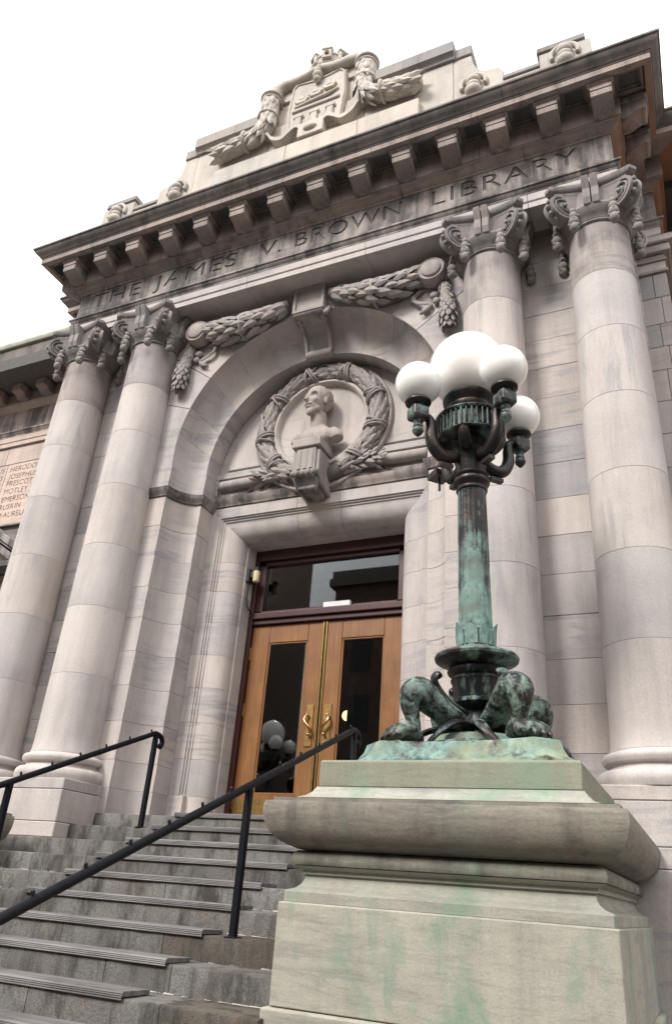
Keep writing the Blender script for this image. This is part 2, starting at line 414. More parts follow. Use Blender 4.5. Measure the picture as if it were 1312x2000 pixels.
# --- plinths under the columns
for sgn in (-1, 1):
    pl = empty('plinth', parent=LIB)
    xa, xb = 2.235, 4.78
    for z0, z1, dx in ((-2.2, -.292, .015), (-.288, -.128, .006), (-.124, .225, 0), (.229, .350, 0)):
        cuts = [xa-dx, 3.42 if z0 < -.2 else 3.6, xb+dx]
        if z0 > -.13: cuts = [xa, xb] if z1 > .3 else [xa, 3.05, xb]
        for a, b in zip(cuts, cuts[1:]):
            x0, x1 = sorted((sgn*(a+.002), sgn*(b-.002)))
            box('stone', M_wall, pl, x0, x1, -.79-dx, .25, z0, z1, .008)
    x0, x1 = sorted((sgn*2.26, sgn*4.75)); box('mortar_core', M_mortar, pl, x0, x1, -.775, .2, -2.1, .34, 0)

# --- columns
def shaft_r(z): # gentle entasis
    t = (z-.677)/(7.05-.677); return .4215-.0475*(t*.55+t*t*.45)
drum_z = [.677, 1.655, 2.575, 3.49, 4.45, 5.38, 6.245, 7.05]
def col_meshes():
    ms = []
    base = MB().lathe([(.40, .352), (.545, .352), (.565, .40), (.568, .43), (.555, .475), (.53, .497), (.475, .50), (.47, .515), (.455, .53), (.455, .555), (.475, .567), (.495, .57), (.512, .60), (.512, .625), (.495, .65), (.455, .662), (.445, .666), (.44, .675), (.40, .675)], n=64)
    ms.append(('base', base.build('base', M_col, smooth=40, mesh_only=True)))
    for a, b in zip(drum_z, drum_z[1:]):
        prof = [(.2, a), (shaft_r(a)-.004, a), (shaft_r(a), a+.005)]
        k = 5
        prof += [(shaft_r(a+(b-a)*i/k), a+(b-a)*i/k) for i in range(1, k)]
        prof += [(shaft_r(b), b-.003), (shaft_r(b)-.004, b), (.2, b)]
        if a == drum_z[0]: prof[1:3] = [(.44, a), (.438, a+.02), (.428, a+.045)]
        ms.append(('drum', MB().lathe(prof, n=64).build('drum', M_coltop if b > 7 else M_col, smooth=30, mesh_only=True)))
    # necking, egg moulding
    ms.append(('necking', MB().lathe([(.3, 7.05), (.385, 7.05), (.402, 7.065), (.402, 7.085), (.385, 7.10), (.395, 7.105), (.40, 7.12), (.43, 7.16), (.475, 7.21), (.495, 7.26), (.48, 7.295), (.45, 7.31), (.44, 7.32), (.435, 7.34), (.45, 7.55), (.2, 7.55)], n=48).build('necking', M_cap, smooth=35, mesh_only=True)))
    # abacus with hollowed sides
    def aba(h, d):
        P = []
        for k in range(4):
            a = PI/2*k
            for i in range(11):
                t = -1+2*i/10; x = t*(h-.075); y = -h+d*(1-t*t)
                P.append((x*math.cos(a)-y*math.sin(a), x*math.sin(a)+y*math.cos(a)))
        return P
    A = MB()
    lv = [(7.535, .48), (7.56, .50), (7.59, .505), (7.60, .525), (7.635, .555), (7.678, .56)]
    A.loft([[(p[0], p[1], z) for p in aba(h, .085)] for z, h in lv])
    ms.append(('abacus', A.build('abacus', M_cap, smooth=35, mesh_only=True)))
    Q = MB(); Q.loft([[(p[0], p[1], z) for p in aba(h, .115)] for z, h in ((7.325, .455), (7.36, .475), (7.44, .49), (7.52, .515), (7.533, .52))])
    ms.append(('capital_cushion', Q.build('capital_cushion', M_cap, smooth=35, mesh_only=True)))
    # four corner volutes: thick slabs standing on the diagonals, a spiral on either face
    for k in range(4):
        rz = Matrix.Rotation(PI/2*k, 4, 'Z')
        B = MB(); dg_ = Matrix.Rotation(-PI/4, 4, 'Z')      # local x = outwards along the diagonal of this corner
        cx_, cz_, R0 = .56, 7.37, .19
        def T(p): return tuple(rz @ (dg_ @ Vector((p[0]+cx_, p[1], p[2]+cz_))))
        ring = lambda r, y: [T((r*math.cos(2*PI*j/32), y+(-.035 if y < 0 else .035)*math.cos(2*PI*j/32)*0, r*math.sin(2*PI*j/32))) for j in range(32)]
        B.loft([ring(.06, -.072), ring(.15, -.068), ring(.156, -.09), ring(R0, -.088), ring(R0+.004, -.06), ring(R0-.018, -.025), ring(R0-.018, .025), ring(R0+.004, .06), ring(R0, .088), ring(.156, .09), ring(.15, .068), ring(.06, .072)])
        for sy in (-1, 1):
            spi = []
            for i in range(60):
                a_ = i/59*2.1*2*PI; rr = .150*(1-i/59)**.85+.02
                spi.append(T((-rr*math.sin(a_), sy*(.078+.025*(i/59)), rr*math.cos(a_))))
            B.tube(spi, [.016-.006*i/59 for i in range(60)], 6)
            B.ball(T((0, sy*.105, 0)), .032, 8, 6)
        for j in range(5):
            aj = math.radians(-70+32*j); B.ball(T((math.cos(aj)*(R0-.01), .0, math.sin(aj)*(R0-.01))), .036, 8, 6, (1, 1.3, 1))
        ms.append(('volute', B.build('volute', M_cap, smooth=45, mesh_only=True)))
        for s in (-1, 1):
            H = MB()
            for zz, r_ in ((7.22, .042), (7.13, .056), (7.03, .067), (6.93, .062)):
                p = rz @ Vector((s*.235, -.475-.03*(7.24-zz), zz)); H.ball(p, r_, 10, 7, (1, 1, 1.15))
            for j in range(7):
                a_ = j*2.4; zz = 7.12-.035*j
                p = rz @ Vector((s*.235+.056*math.cos(a_), -.482+.05*math.sin(a_), zz)); H.ball(p, .024, 6, 4)
            ms.append(('husk_drop', H.build('husk_drop', M_cap, smooth=60, mesh_only=True)))
        Fm = MB()
        for xo in (-.052, .052):
            pr = [(-.505, 7.255), (-.535, 7.35), (-.53, 7.5), (-.575, 7.60), (-.60, 7.668), (-.40, 7.668), (-.40, 7.255)]
            q = MB().prism(pr, 'x', xo-.046, xo+.046); Fm.add([rz @ Vector(v) for v in q.v], q.f)
        ms.append(('fleuron', Fm.build('fleuron', M_cap, mesh_only=True)))
    return ms
CM = col_meshes()
clabels = ['column left of the doorway, outer one nearest the wing', 'column left of the doorway, inner one', 'column right of the doorway, behind the bronze lamp', 'column at the far right edge']
for x, lb in zip(COLX, clabels):
    c = empty('column', (x, YC, 0), LIB); c['label'] = lb
    for nm, me in CM:
        o = put(nm, me, c)
        if nm in ('fleuron',): 
            b = o.modifiers.new('bevel', 'BEVEL'); b.width = .012; b.segments = 2

# --- wall between and beside the columns
ZC = [.352, .742, 1.219, 1.689, 2.167, 2.641, 3.11, 3.58, 4.05, 4.52, 4.99, 5.45, 5.90, 6.32, 6.783, 7.24, 7.70]
for sgn in (-1, 1):
    wl = empty('wall', parent=LIB)
    for i, (z0, z1) in enumerate(zip(ZC, ZC[1:])):
        cuts = [2.3, 2.86 if i % 2 else 2.74, 4.1 if i % 2 else 4.25, 4.60]
        for a, b in zip(cuts, cuts[1:]):
            x0, x1 = sorted((sgn*(a+.0015), sgn*(b-.0015)))
            dy = random.uniform(-.003, .003)
            box('stone', M_wallgrey if random.random() < .13 else M_wall, wl, x0, x1, 0+dy, .3, z0+.001, z1-.0015, .004)
    x0, x1 = sorted((sgn*2.35, sgn*4.585)); box('mortar_core', M_mortar, wl, x0, x1, .012, .58, -.5, 7.66, 0)

# --- arch: piers, imposts and splayed voussoirs
RO, ZO, RI, ZI, YF, YB = 2.124, 5.16, 1.775, 4.97, -.13, .28
YT = .60
CAV = [(math.cos(t*PI/2/8), math.sin(t*PI/2/8)) for t in range(9)]
def pier_plan(o=0.0, xo=2.52):
    P = [(xo, .2), (xo, YF-o)]
    P += [(RI-o+(RO-RI)*c, YF-o+(YB-YF)*s) for c, s in CAV]
    P += [(RI-o, YT+.01), (xo, YT+.01)]
    return P
ARCH = empty('arch', parent=LIB)
pz = [-.2, .337, .669, 1.15, 1.605, 2.067, 2.538, 2.987, 3.46, 3.93, 4.398]
for sgn in (-1, 1):
    for i, (z0, z1) in enumerate(zip(pz, pz[1:])):
        P = [(sgn*x, y) for x, y in pier_plan(random.uniform(-.002, .002))]
        MB().prism(P, 'z', z0+.001, z1-.001).build('pier_stone', M_wall, ARCH, 30, .003)
    prof = [(.0, 4.40), (.022, 4.41), (.028, 4.44), (.05, 4.47), (.062, 4.52), (.064, 4.545), (.0, 4.556)]
    rings = [[(sgn*x, y, z) for x, y in pier_plan(o)] for o, z in prof]
    MB().loft(rings).build('impost_moulding', M_soot, ARCH, 30)
    MB().prism([(sgn*x, y) for x, y in pier_plan(.018)], 'z', 4.56, 4.925).build('impost_stone', M_wall, ARCH, 30, .006)
def arch_ring(a):
    ca, sa = math.cos(a), math.sin(a)
    P = [((RO+.12)*ca, YF+.09, ZO+(RO+.12)*sa)]
    for c, s in CAV:
        r = RI+(RO-RI)*c; zc = ZI+(ZO-ZI)*c
        P.append((r*ca, YF+(YB-YF)*s, zc+r*sa))
    P += [(RI*ca, YT+.01, ZI+RI*sa), ((RO+.1)*ca, YT+.01, ZO+(RO+.1)*sa)]
    return P
JA = [0, 9, 22, 37, 52, 66.5, 83]
for sgn in (-1, 1):
    for a0, a1 in zip(JA, JA[1:]):
        A0 = math.radians(a0+.04) if a0 else 0; A1 = math.radians(a1-.05); n = 8
        rings = []
        if a0 == 0: rings.append([(x, y, 4.93) for x, y, z in arch_ring(0)])
        rings += [arch_ring(A0+(A1-A0)*i/n) for i in range(n+1)]
        rings = [[(sgn*x, y, z) for x, y, z in r] for r in rings]
        MB().loft(rings).build('voussoir', M_wall, ARCH, 30)
rings = [arch_ring(math.radians(83+14*i/6)) for i in range(7)]
MB().loft(rings).build('voussoir', M_wall, ARCH, 30)
# spandrel stones
SP = empty('spandrel', parent=LIB)
def hit(a, X, Z):
    ca, sa = math.cos(a), math.sin(a)
    t = min(X/ca if ca > 1e-6 else 1e9, (Z-ZO)/sa if sa > 1e-6 else 1e9); return (t*ca, ZO+t*sa)
for sgn in (-1, 1):
    corner = math.atan2(7.71-ZO, 2.52)
    for a0, a1 in ((-4, 21), (21, 37), (37, 52), (52, 70), (70, 90)):
        A0, A1 = math.radians(a0+.1), math.radians(a1-.1)
        inn = [((RO+.002)*math.cos(A0+(A1-A0)*i/8), ZO+(RO+.002)*math.sin(A0+(A1-A0)*i/8)) for i in range(9)]
        if a0 < 0: inn = [(RO+.002, 4.93)]+[p for p in inn if p[1] > ZO]
        o1 = hit(A1, 2.52, 7.71); o0 = hit(A0, 2.52, 7.71) if a0 > 0 else (2.52, 4.93)
        outp = [o1]+([(2.52, 7.71)] if A0 < corner < A1 else [])+[o0]
        MB().prism([(sgn*x, z) for x, z in inn+outp], 'y', YF, .2).build('spandrel_stone', M_wall, SP, None, .004)

# --- keystone scroll
KS = empty('keystone', parent=LIB)
MB().box(-.265, .265, -.25, 0, 7.19, 7.70).build('keystone_block', M_carve, KS, None, .012, 2)
fr = MB()
for a, b, c_, d in ((-.262, .262, 7.195, 7.235), (-.262, .262, 7.64, 7.68), (-.262, -.215, 7.235, 7.64), (.215, .262, 7.235, 7.64)): fr.box(a, b, -.278, -.249, c_, d)
fr.build('raised_border', M_carve, KS)
MB().prism([(-.27, 7.188), (-.25, 7.15), (-.20, 7.12), (0, 7.10), (0, 7.188)], 'x', -.25, .25).build('keystone_moulding', M_soot, KS, 50, .008)
path = [(-.16, 7.17), (-.04, 7.14), (.09, 7.07), (.17, 6.97), (.22, 6.86), (.25, 6.77)]
def strip(x0, x1, th, name):
    q = catmull([(y, z) for y, z in path], 4)
    up_ = []; lo_ = []
    for i, p in enumerate(q):
        t = q[min(i+1, len(q)-1)]-q[max(i-1, 0)]; t = t/np.hypot(*t); nrm = np.array([t[1], -t[0]])
        if nrm[1] > 0: nrm = -nrm
        lo_.append(p+nrm*th); up_.append(p-nrm*.12)
    poly = [tuple(p) for p in lo_]+[tuple(p) for p in reversed(up_)]
    return MB().prism(poly, 'x', x0, x1).build(name, M_carve, KS, 40)
strip(-.2, .2, .02, 'scroll_face'); strip(-.225, -.175, .055, 'scroll_fillet'); strip(.175, .225, .055, 'scroll_fillet')
MB().tube([(-.215, .26, 6.76), (.215, .26, 6.76)], .075, 18).build('scroll_roll', M_carve, KS, 40)
hk = MB()
for j in range(5): hk.ball((.29, -.10-.03*j, 7.30-.045*j), .06-.004*j, 8, 6)
hk.build('side_husk', M_carve, KS, 60)

# --- rosettes, garlands, pendants
for sgn in (-1, 1):
    ro = empty('rosette', parent=LIB)
    prf = [(.001, -.15), (.125, -.15), (.14, -.14), (.146, -.12), (.165, -.115), (.19, -.125), (.205, -.10), (.215, -.02), (.215, .05), (.001, .05)]
    MB().loft([[(sgn*1.97+max(r, .001)*math.cos(2*PI*j/40), YF-.11+y, 7.29+max(r, .001)*math.sin(2*PI*j/40)) for j in range(40)] for r, y in prf]).build('disc', M_carve, ro, 35)
    g = empty('garland', parent=LIB)
    pts = [(sgn*1.74, YF-.04, 7.34), (sgn*1.5, YF-.10, 7.21), (sgn*1.15, YF-.12, 7.185), (sgn*.75, YF-.11, 7.30), (sgn*.36, YF-.09, 7.45)]
    rg = lambda t: .10+.105*math.sin(PI*min(1, t*1.08+.02))**.9
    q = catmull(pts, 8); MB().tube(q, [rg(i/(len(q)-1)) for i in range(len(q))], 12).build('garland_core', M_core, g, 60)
    leafy(g, pts, rg, 11, [-100, -60, -20, 20, 60], .265, .25, rev=(True), lift=.12)
    rb = MB()
    a = Vector((sgn*1.1, YF-.12, 7.19))
    rb.torus((a.x, a.y, a.z), .205, .018, 'x', n=24, m=6)
    rb.build('ribbon_band', M_carve, g, 60)
    d = empty('pendant', parent=LIB)
    pts = [(sgn*2.10, YF-.05, 7.12), (sgn*2.16, YF-.08, 6.85), (sgn*2.185, YF-.10, 6.6), (sgn*2.19, YF-.09, 6.32)]
    rp = lambda t: .065+.085*t if t < .8 else .133-.25*(t-.8)
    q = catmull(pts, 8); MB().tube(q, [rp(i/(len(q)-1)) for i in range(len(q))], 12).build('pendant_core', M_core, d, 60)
    leafy(d, pts, rp, 12, [-90, -45, 0, 45, 90], .12, .16, lift=.12)
    # loose ribbon end beside the pendant
    b = MB()
    P = [(sgn*1.78, YF-.03, 7.12, .03), (sgn*1.66, YF-.06, 6.98, .035), (sgn*1.74, YF-.07, 6.86, .035), (sgn*1.92, YF-.05, 6.80, .03), (sgn*1.86, YF-.06, 6.70, .035), (sgn*1.76, YF-.06, 6.66, .02)]
    stube(b, P, 8, 5, .5); 
    b.ball((sgn*1.97, YF-.05, 6.95), .075, 9, 6, (1, .6, .8)); b.ball((sgn*2.0, YF-.05, 6.84), .06, 9, 6, (1, .6, .9)); b.ball((sgn*1.84, YF-.05, 6.73), .06, 8, 6, (1, .5, .8))
    b.build('ribbon', M_carve, d, 60)

# --- tympanum
TY = empty('tympanum', parent=LIB)
half = [(1.80*math.cos(math.radians(a)), 4.97+1.80*math.sin(math.radians(a))) for a in range(0, 181, 5)]
MB().prism([(-1.8, 4.4)]+[(-x, z) for x, z in half]+[(1.8, 4.4)], 'y', .62, .85).build('tympanum_wall', M_wall, TY)
for sgn in (-1, 1):      # raised field stones either side of the wreath
    P = [(sgn*x, z) for x, z in [(1.60, 5.13)]+[(1.62*math.cos(math.radians(a)), 4.99+1.62*math.sin(math.radians(a))) for a in range(6, 70, 4)]+[(.3, 6.45), (.3, 5.13)]]
    MB().prism(P, 'y', .585, .66).build('field_stone', M_wall, TY, None, .012)
WR = empty('wreath', parent=LIB)
WZ, WYY = 5.63, .56
MB().torus((0, WYY, WZ), 1.10, .035, 'y', n=72, m=10, sq=1.4).build('outer_moulding', M_carve, WR, 60)
ds = MB(); n = 64
def wr(r, y): return [(r*math.cos(2*PI*j/n), y, WZ+r*math.sin(2*PI*j/n)) for j in range(n)]
ds.loft([wr(1.09, .62), wr(1.09, .55), wr(1.02, .54), wr(.80, .52), wr(.78, .46), wr(.745, .45), (wr(.72, .47)), wr(.70, .545), wr(.55, .575), wr(.3, .59), wr(.02, .595)], caps=False)
ds.build('niche_dish', M_wall, WR, 40)
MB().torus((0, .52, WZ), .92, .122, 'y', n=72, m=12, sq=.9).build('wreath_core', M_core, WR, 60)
for sgn in (-1, 1):
    pts = [(sgn*.92*math.sin(math.radians(a)), .52, WZ-.925*math.cos(math.radians(a))) for a in range(22, 181, 8)]
    leafy(WR, pts, .128, 21, [-80, -40, 0, 40, 80], .205, .21, lift=.10)
for a in (30, 62, 95, 140, 180, 220, 265, 298, 330):
    t = math.radians(a-90+14); rb = MB()
    for k in (-.05, .0, .05):
        c = Vector((.925*math.cos(t+k), .5, WZ+.925*math.sin(t+k))); tg = Vector((-math.sin(t), 0, math.cos(t))); rad_ = Vector((math.cos(t), 0, math.sin(t)))
        rb.tube([c+(rad_*math.cos(b)+Vector((0, -1, 0))*math.sin(b))*.16+tg*(.05*math.cos(b)*(-1 if k > 0 else 1)) for b in [PI*j/10 for j in range(11)]], .016, 6)
    rb.build('ribbon', M_carve, WR, 60)
# reeded rod with leaf sprays along the base of the tympanum
RD = empty('carved_band', parent=LIB)
MB().box(-1.775, 1.775, .565, .7, 4.98, 5.09).build('band_stone', M_wall, RD, None, .006)
MB().box(-1.775, -1.735, .565, .7, 4.665, 4.976).build('band_stone', M_wall, RD, None, .004)
MB().box(1.735, 1.775, .565, .7, 4.665, 4.976).build('band_stone', M_wall, RD, None, .004)
MB().box(-1.775, 1.775, .565, .7, 4.64, 4.70).build('band_stone', M_soot, RD, None, .004)
for sgn in (-1, 1):
    MB().tube([(sgn*1.70, .60, 4.845), (sgn*1.66, .57, 4.845), (sgn*.3, .54, 4.845)], [.04, .085, .085], 12).build('reeded_rod', M_carve, RD, 40)
    for k in range(34):
        x = sgn*(.26+.74*k/33); a = random.uniform(-1.9, 1.1)
        nr = Vector((0, -math.cos(a), math.sin(a))); r = .13*(1-.25*abs(k/33-.4))
        leaf(RD, Vector((x, .54, 4.86))+nr*r*.8, Vector((sgn*1, 0, 0))+nr*.35+Vector((0, 0, random.uniform(-.3, .3))), nr, .19*random.uniform(.8, 1.2), .19)
# --- door head moulding and surround
DS = empty('door_surround', parent=LIB)
prof = [(.66, 4.50), (.585, 4.50), (.58, 4.52), (.56, 4.545), (.545, 4.58), (.535, 4.61), (.535, 4.636), (.66, 4.65)]
MB().prism(prof, 'x', -1.772, 1.772).build('head_moulding', M_soot, DS, 35)
SPF = [(1.772, .80), (1.772, .60), (1.605, .60), (1.60, .622), (1.578, .622), (1.573, .645), (1.545, .645), (1.54, .66)]
SPF += [(1.26+.26-.26*math.sin(math.radians(a)), .88-.215*math.cos(math.radians(a))) for a in range(0, 91, 10)]
SPF += [(1.262, .905), (1.235, .91), (1.235, 1.30), (1.772, 1.30)]
jz = [Z0, .345, .80, 1.27, 1.74, 2.20, 2.67, 3.14, 3.60]
for sgn in (-1, 1):
    for z0, z1 in zip(jz, jz[1:]):
        P = [(sgn*x, y) for x, y in SPF]
        if z1 < .4: P = [(sgn*x, y) for x, y in [(1.774, .8), (1.774, .592), (1.53, .592)]+SPF[8:-2]+[(1.235, 1.30), (1.774, 1.30)]]
        MB().prism(P, 'z', z0+.0008, z1-.0008).build('jamb_stone', M_wall, DS, 30, .0025)
    rings = [[(sgn*x, y, 3.602) for x, y in SPF], [(sgn*(x), y, x+2.70) for x, y in SPF]]
    MB().loft(rings).build('jamb_stone', M_wall, DS, 30)
for xa, xb in ((-1, -.32), (-.32, .36), (.36, 1)):
    rings = [[((x if abs(xx) == 1 else 1)*xx, y, x+2.704) if abs(xx) == 1 else (xx, y, x+2.704) for x, y in SPF] for xx in (xa+(.003 if xa > -1 else 0), xb-(.003 if xb < 1 else 0))]
    MB().loft(rings).build('lintel_stone', M_wall, DS, 30)

# --- doors
DF = empty('door_frame', parent=LIB)
for sgn in (-1, 1):
    x0, x1 = sorted((sgn*1.237, sgn*1.172)); box('jamb', M_mahog, DF, x0, x1, 1.13, 1.34, Z0, 3.94, .006)
    x0, x1 = sorted((sgn*1.172, sgn*1.06)); box('transom_stile', M_mahog, DF, x0, x1, 1.19, 1.31, 2.98, 3.76, .006)
box('frame_head', M_mahog, DF, -1.172, 1.172, 1.13, 1.34, 3.775, 3.94, .006)
box('transom_rail', M_mahog, DF, -1.172, 1.172, 1.19, 1.31, 3.71, 3.773, .006)
box('transom_bar', M_mahog, DF, -1.172, 1.172, 1.11, 1.34, 2.845, 2.94, .012, 2)
box('transom_bar_lip', M_mahog, DF, -1.172, 1.172, 1.15, 1.34, 2.77, 2.842, .01)
box('transom_bar_lip', M_mahog, DF, -1.06, 1.06, 1.18, 1.30, 2.943, 2.985, .006)
box('transom_pane', M_glass, DF, -1.06, 1.06, 1.245, 1.253, 2.985, 3.71, 0)
box('threshold', M_brassplate, DF, -1.172, 1.172, 1.12, 1.32, Z0, Z0+.02, .005)
for sgn in (-1, 1):
    d = empty('door', (0, 0, 0), LIB); d['label'] = 'oak door leaf with glass, %s of the pair' % ('left' if sgn < 0 else 'right')
    def db(name, mat, a, b, y0, y1, z0, z1, bev=.005):
        x0, x1 = sorted((sgn*a, sgn*b)); return box(name, mat, d, x0, x1, y0, y1, z0, z1, bev)
    db('stile', M_oak, .040, .262, 1.20, 1.25, .065, 2.762); db('stile', M_oak, .885, 1.165, 1.20, 1.25, .065, 2.762)
    db('rail', M_oak, .265, .882, 1.20, 1.25, 2.50, 2.762); db('rail', M_oak, .265, .882, 1.20, 1.25, .065, .45)
    fr = MB()
    for a, b, z0, z1 in ((.262, .885, 2.475, 2.50), (.262, .885, .45, .475), (.262, .288, .475, 2.475), (.859, .885, .475, 2.475)):
        x0, x1 = sorted((sgn*a, sgn*b)); fr.box(x0, x1, 1.212, 1.244, z0, z1)
    fr.build('glazing_bead', M_oak, d, None, .006)
    db('pane', M_glass, .288, .859, 1.226, 1.234, .475, 2.475, 0)
    db('kick_plate', M_brassplate, .05, 1.13, 1.192, 1.20, .075, .40, .002)
    db('meeting_strip', M_brass, .010, .036, 1.188, 1.245, .065, 2.762, .003)
    hp = empty('handle', parent=d)
    x0, x1 = sorted((sgn*.075, sgn*.185)); box('handle_plate', M_brassplate, hp, x0, x1, 1.186, 1.20, 1.05, 1.60, .004)
    P = []
    for i in range(26):
        t = i/25*2-1; a = t*2.0
        P.append((sgn*(.13+.045*math.sin(a*1.35)), 1.15-.03*math.cos(t*1.57), 1.325+.125*t))
    MB().tube(P, [.008+.011*math.sin(PI*(i+2)/30) for i in range(26)], 8).ball(P[0], .022, 8, 6).ball(P[-1], .022, 8, 6).build('pull', M_copper, hp, 60)
    for z in (.35, 1.55, 2.35):
        MB().tube([(sgn*1.168, 1.192, z-.09), (sgn*1.168, 1.192, z+.09)], .011, 8).build('hinge', M_brass, d, 40)

# --- entablature sweep along the plan of the building
PATH = [(-11, 1.9), (-4.955, 1.9), (-4.955, .6), (-4.513, .6), (-4.513, -.571), (4.513, -.571), (4.513, .6), (4.955, .6), (4.955, 1.9), (11, 1.9)]
def offv(i):
    def nrm(a, b):
        d = Vector((b[0]-a[0], b[1]-a[1])).normalized(); return Vector((d.y, -d.x))
    ns = []
    if i > 0: ns.append(nrm(PATH[i-1], PATH[i]))
    if i < len(PATH)-1: ns.append(nrm(PATH[i], PATH[i+1]))
    if len(ns) == 1: return ns[0]
    m = (ns[0]+ns[1]); return m/(m.dot(ns[0]))
def run(parent, name, prof, mat, segs=None, cuts=None, smooth=30, gap=.003):
    """prof: closed polygon of (outward, z). one object per stone"""
    for i in range(len(PATH)-1):
        if segs is not None and i not in segs: continue
        a, b = Vector(PATH[i]), Vector(PATH[i+1]); L = (b-a).length; dirv = (b-a)/L; nv = Vector((dirv.y, -dirv.x))
        c = (cuts or {}).get(i, []); ts = [0]+[x/L for x in c]+[1]
        for k in range(len(ts)-1):
            rings = []
            for e, t in ((0, ts[k]), (1, ts[k+1])):
                p = a.lerp(b, t)
                if t == 0: o = offv(i)
                elif t == 1: o = offv(i+1)
                else: o = nv; p = p+dirv*(gap if e == 0 else -gap)
                rings.append([(p.x+o.x*q, p.y+o.y*q, z) for q, z in prof])
            MB().loft(rings).build(name, mat if not isinstance(mat, dict) else mat.get(i, mat['d']), parent, smooth)
front_j = [1.55, 2.9, 4.35, 5.8, 7.3]
M_red = stone('reddish_return_stone', (.40, .265, .205), (.3, .2, .17), .45, tint=.12)
wingm = lambda m: {'d': m, 5: M_red, 0: M_wing if m is not M_soot else M_wingsoot, 1: M_wing, 7: M_orange, 8: M_orange}
AR = empty('architrave', parent=LIB)
run(AR, 'architrave_stone', [(-.44, 7.685), (0, 7.685), (0, 7.785), (.012, 7.79), (.018, 7.80), (.018, 7.92), (-.44, 7.92)], wingm(M_wall), cuts={4: [1.1, 3.55, 5.55, 7.9]}, segs=[3, 4, 5])
run(AR, 'architrave_stone', [(-.2, 7.685), (0, 7.685), (0, 7.785), (.012, 7.79), (.018, 7.80), (.018, 7.92), (-.2, 7.92)], wingm(M_wall), segs=[0, 1, 2, 6, 7, 8])
run(AR, 'architrave_moulding', [(-.2, 7.923), (.022, 7.923), (.026, 7.95), (.04, 7.965), (.058, 7.99), (.066, 8.015), (.082, 8.018), (.082, 8.05), (0, 8.065), (-.2, 8.065)], wingm(M_soot), cuts={4: [2.0, 4.6, 7.0]})
FZ = empty('frieze', parent=LIB)
run(FZ, 'frieze_stone', [(-.2, 8.062), (0, 8.062), (0, 8.625), (-.2, 8.625)], wingm(M_soot), segs=[0, 1, 2, 3, 5, 6, 7, 8], cuts={0: [1.2, 2.3, 3.4, 4.5, 5.2]})
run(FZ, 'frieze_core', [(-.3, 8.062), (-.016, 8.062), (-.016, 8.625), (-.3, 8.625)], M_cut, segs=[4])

def text_splines(body, sp=1.0):
    cu = bpy.data.curves.new('t', 'FONT'); cu.body = body; cu.size = 1.0; cu.space_character = sp; cu.resolution_u = 3
    o = bpy.data.objects.new('t', cu); col.objects.link(o); dg = bpy.context.evaluated_depsgraph_get()
    c2 = o.evaluated_get(dg).to_curve(dg); S = []
    for s in c2.splines:
        if s.type == 'BEZIER':
            pts = []
            nb = len(s.bezier_points)
            for i in range(nb):
                p, q = s.bezier_points[i], s.bezier_points[(i+1) % nb]
                seg = 1 if (p.handle_right-p.co).length < 1e-5 and (q.handle_left-q.co).length < 1e-5 else 4
                d1 = (p.handle_right-p.co); ch = q.co-p.co
                if ch.length > 1e-6 and d1.length > 1e-6 and d1.normalized().cross(ch.normalized()).length < .01 and (q.co-q.handle_left).normalized().cross(ch.normalized()).length < .01: seg = 1
                for k in range(seg):
                    t = k/seg; u = 1-t
                    pts.append(p.co*u**3+p.handle_right*3*u*u*t+q.handle_left*3*u*t*t+q.co*t**3)
            S.append([(v.x, v.y) for v in pts])
        else: S.append([(p.co.x, p.co.y) for p in s.points])
    o.to_curve_clear() if hasattr(o, 'to_curve_clear') else None
    bpy.data.objects.remove(o); return S
def serif(S, w, h, drop=False):
    return S
def incised(name, rect, words, depth, place, mat, parent):
    """a slab whose letters are really cut through to the stone behind; words: (body, x0, x1|None, zbase, cap, align)"""
    cu = bpy.data.curves.new(name, 'CURVE'); cu.dimensions = '2D'; cu.fill_mode = 'BOTH'; cu.extrude = depth/2
    def addp(P):
        s = cu.splines.new('POLY'); s.points.add(len(P)-1); s.use_cyclic_u = True
        for q, p in zip(s.points, P): q.co = (p[0], p[1], 0, 1)
    x0, x1, z0, z1 = rect; addp([(x0, z0), (x1, z0), (x1, z1), (x0, z1)])
    for body, a, b, zb, cap, sp in words:
        S = text_splines(body, sp); xs = [p[0] for s in S for p in s]; ys = [p[1] for s in S for p in s if True]
        capn = .7; kz = cap/capn
        wdt = max(xs)-min(xs); kx = (b-a)/wdt if b is not None and a is not None else kz*.95
        ax = a if a is not None else b-wdt*kx
        for s in S: addp([(ax+(p[0]-min(xs))*kx, zb+p[1]*kz) for p in s])
    o = bpy.data.objects.new(name, cu); col.objects.link(o)
    me = baked(o); 
    for v in me.vertices: v.co = place(v.co)
    me.materials.clear(); me.materials.append(mat)
    for p in me.polygons: p.use_smooth = False
    return put(name, me, parent)
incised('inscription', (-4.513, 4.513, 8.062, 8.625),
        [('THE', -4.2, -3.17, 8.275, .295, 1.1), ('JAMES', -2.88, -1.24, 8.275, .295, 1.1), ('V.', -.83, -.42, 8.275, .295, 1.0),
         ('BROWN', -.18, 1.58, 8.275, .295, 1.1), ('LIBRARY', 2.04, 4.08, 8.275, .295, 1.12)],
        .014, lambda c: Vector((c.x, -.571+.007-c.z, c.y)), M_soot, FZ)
CO = empty('cornice', parent=LIB)
run(CO, 'bed_moulding', [(-.2, 8.628), (.015, 8.628), (.02, 8.65), (.05, 8.665), (.085, 8.69), (.115, 8.725), (.15, 8.735), (.15, 8.75), (-.2, 8.75)], wingm(M_modil), cuts={4: [1.0, 2.6, 4.4, 6.1, 7.9]})
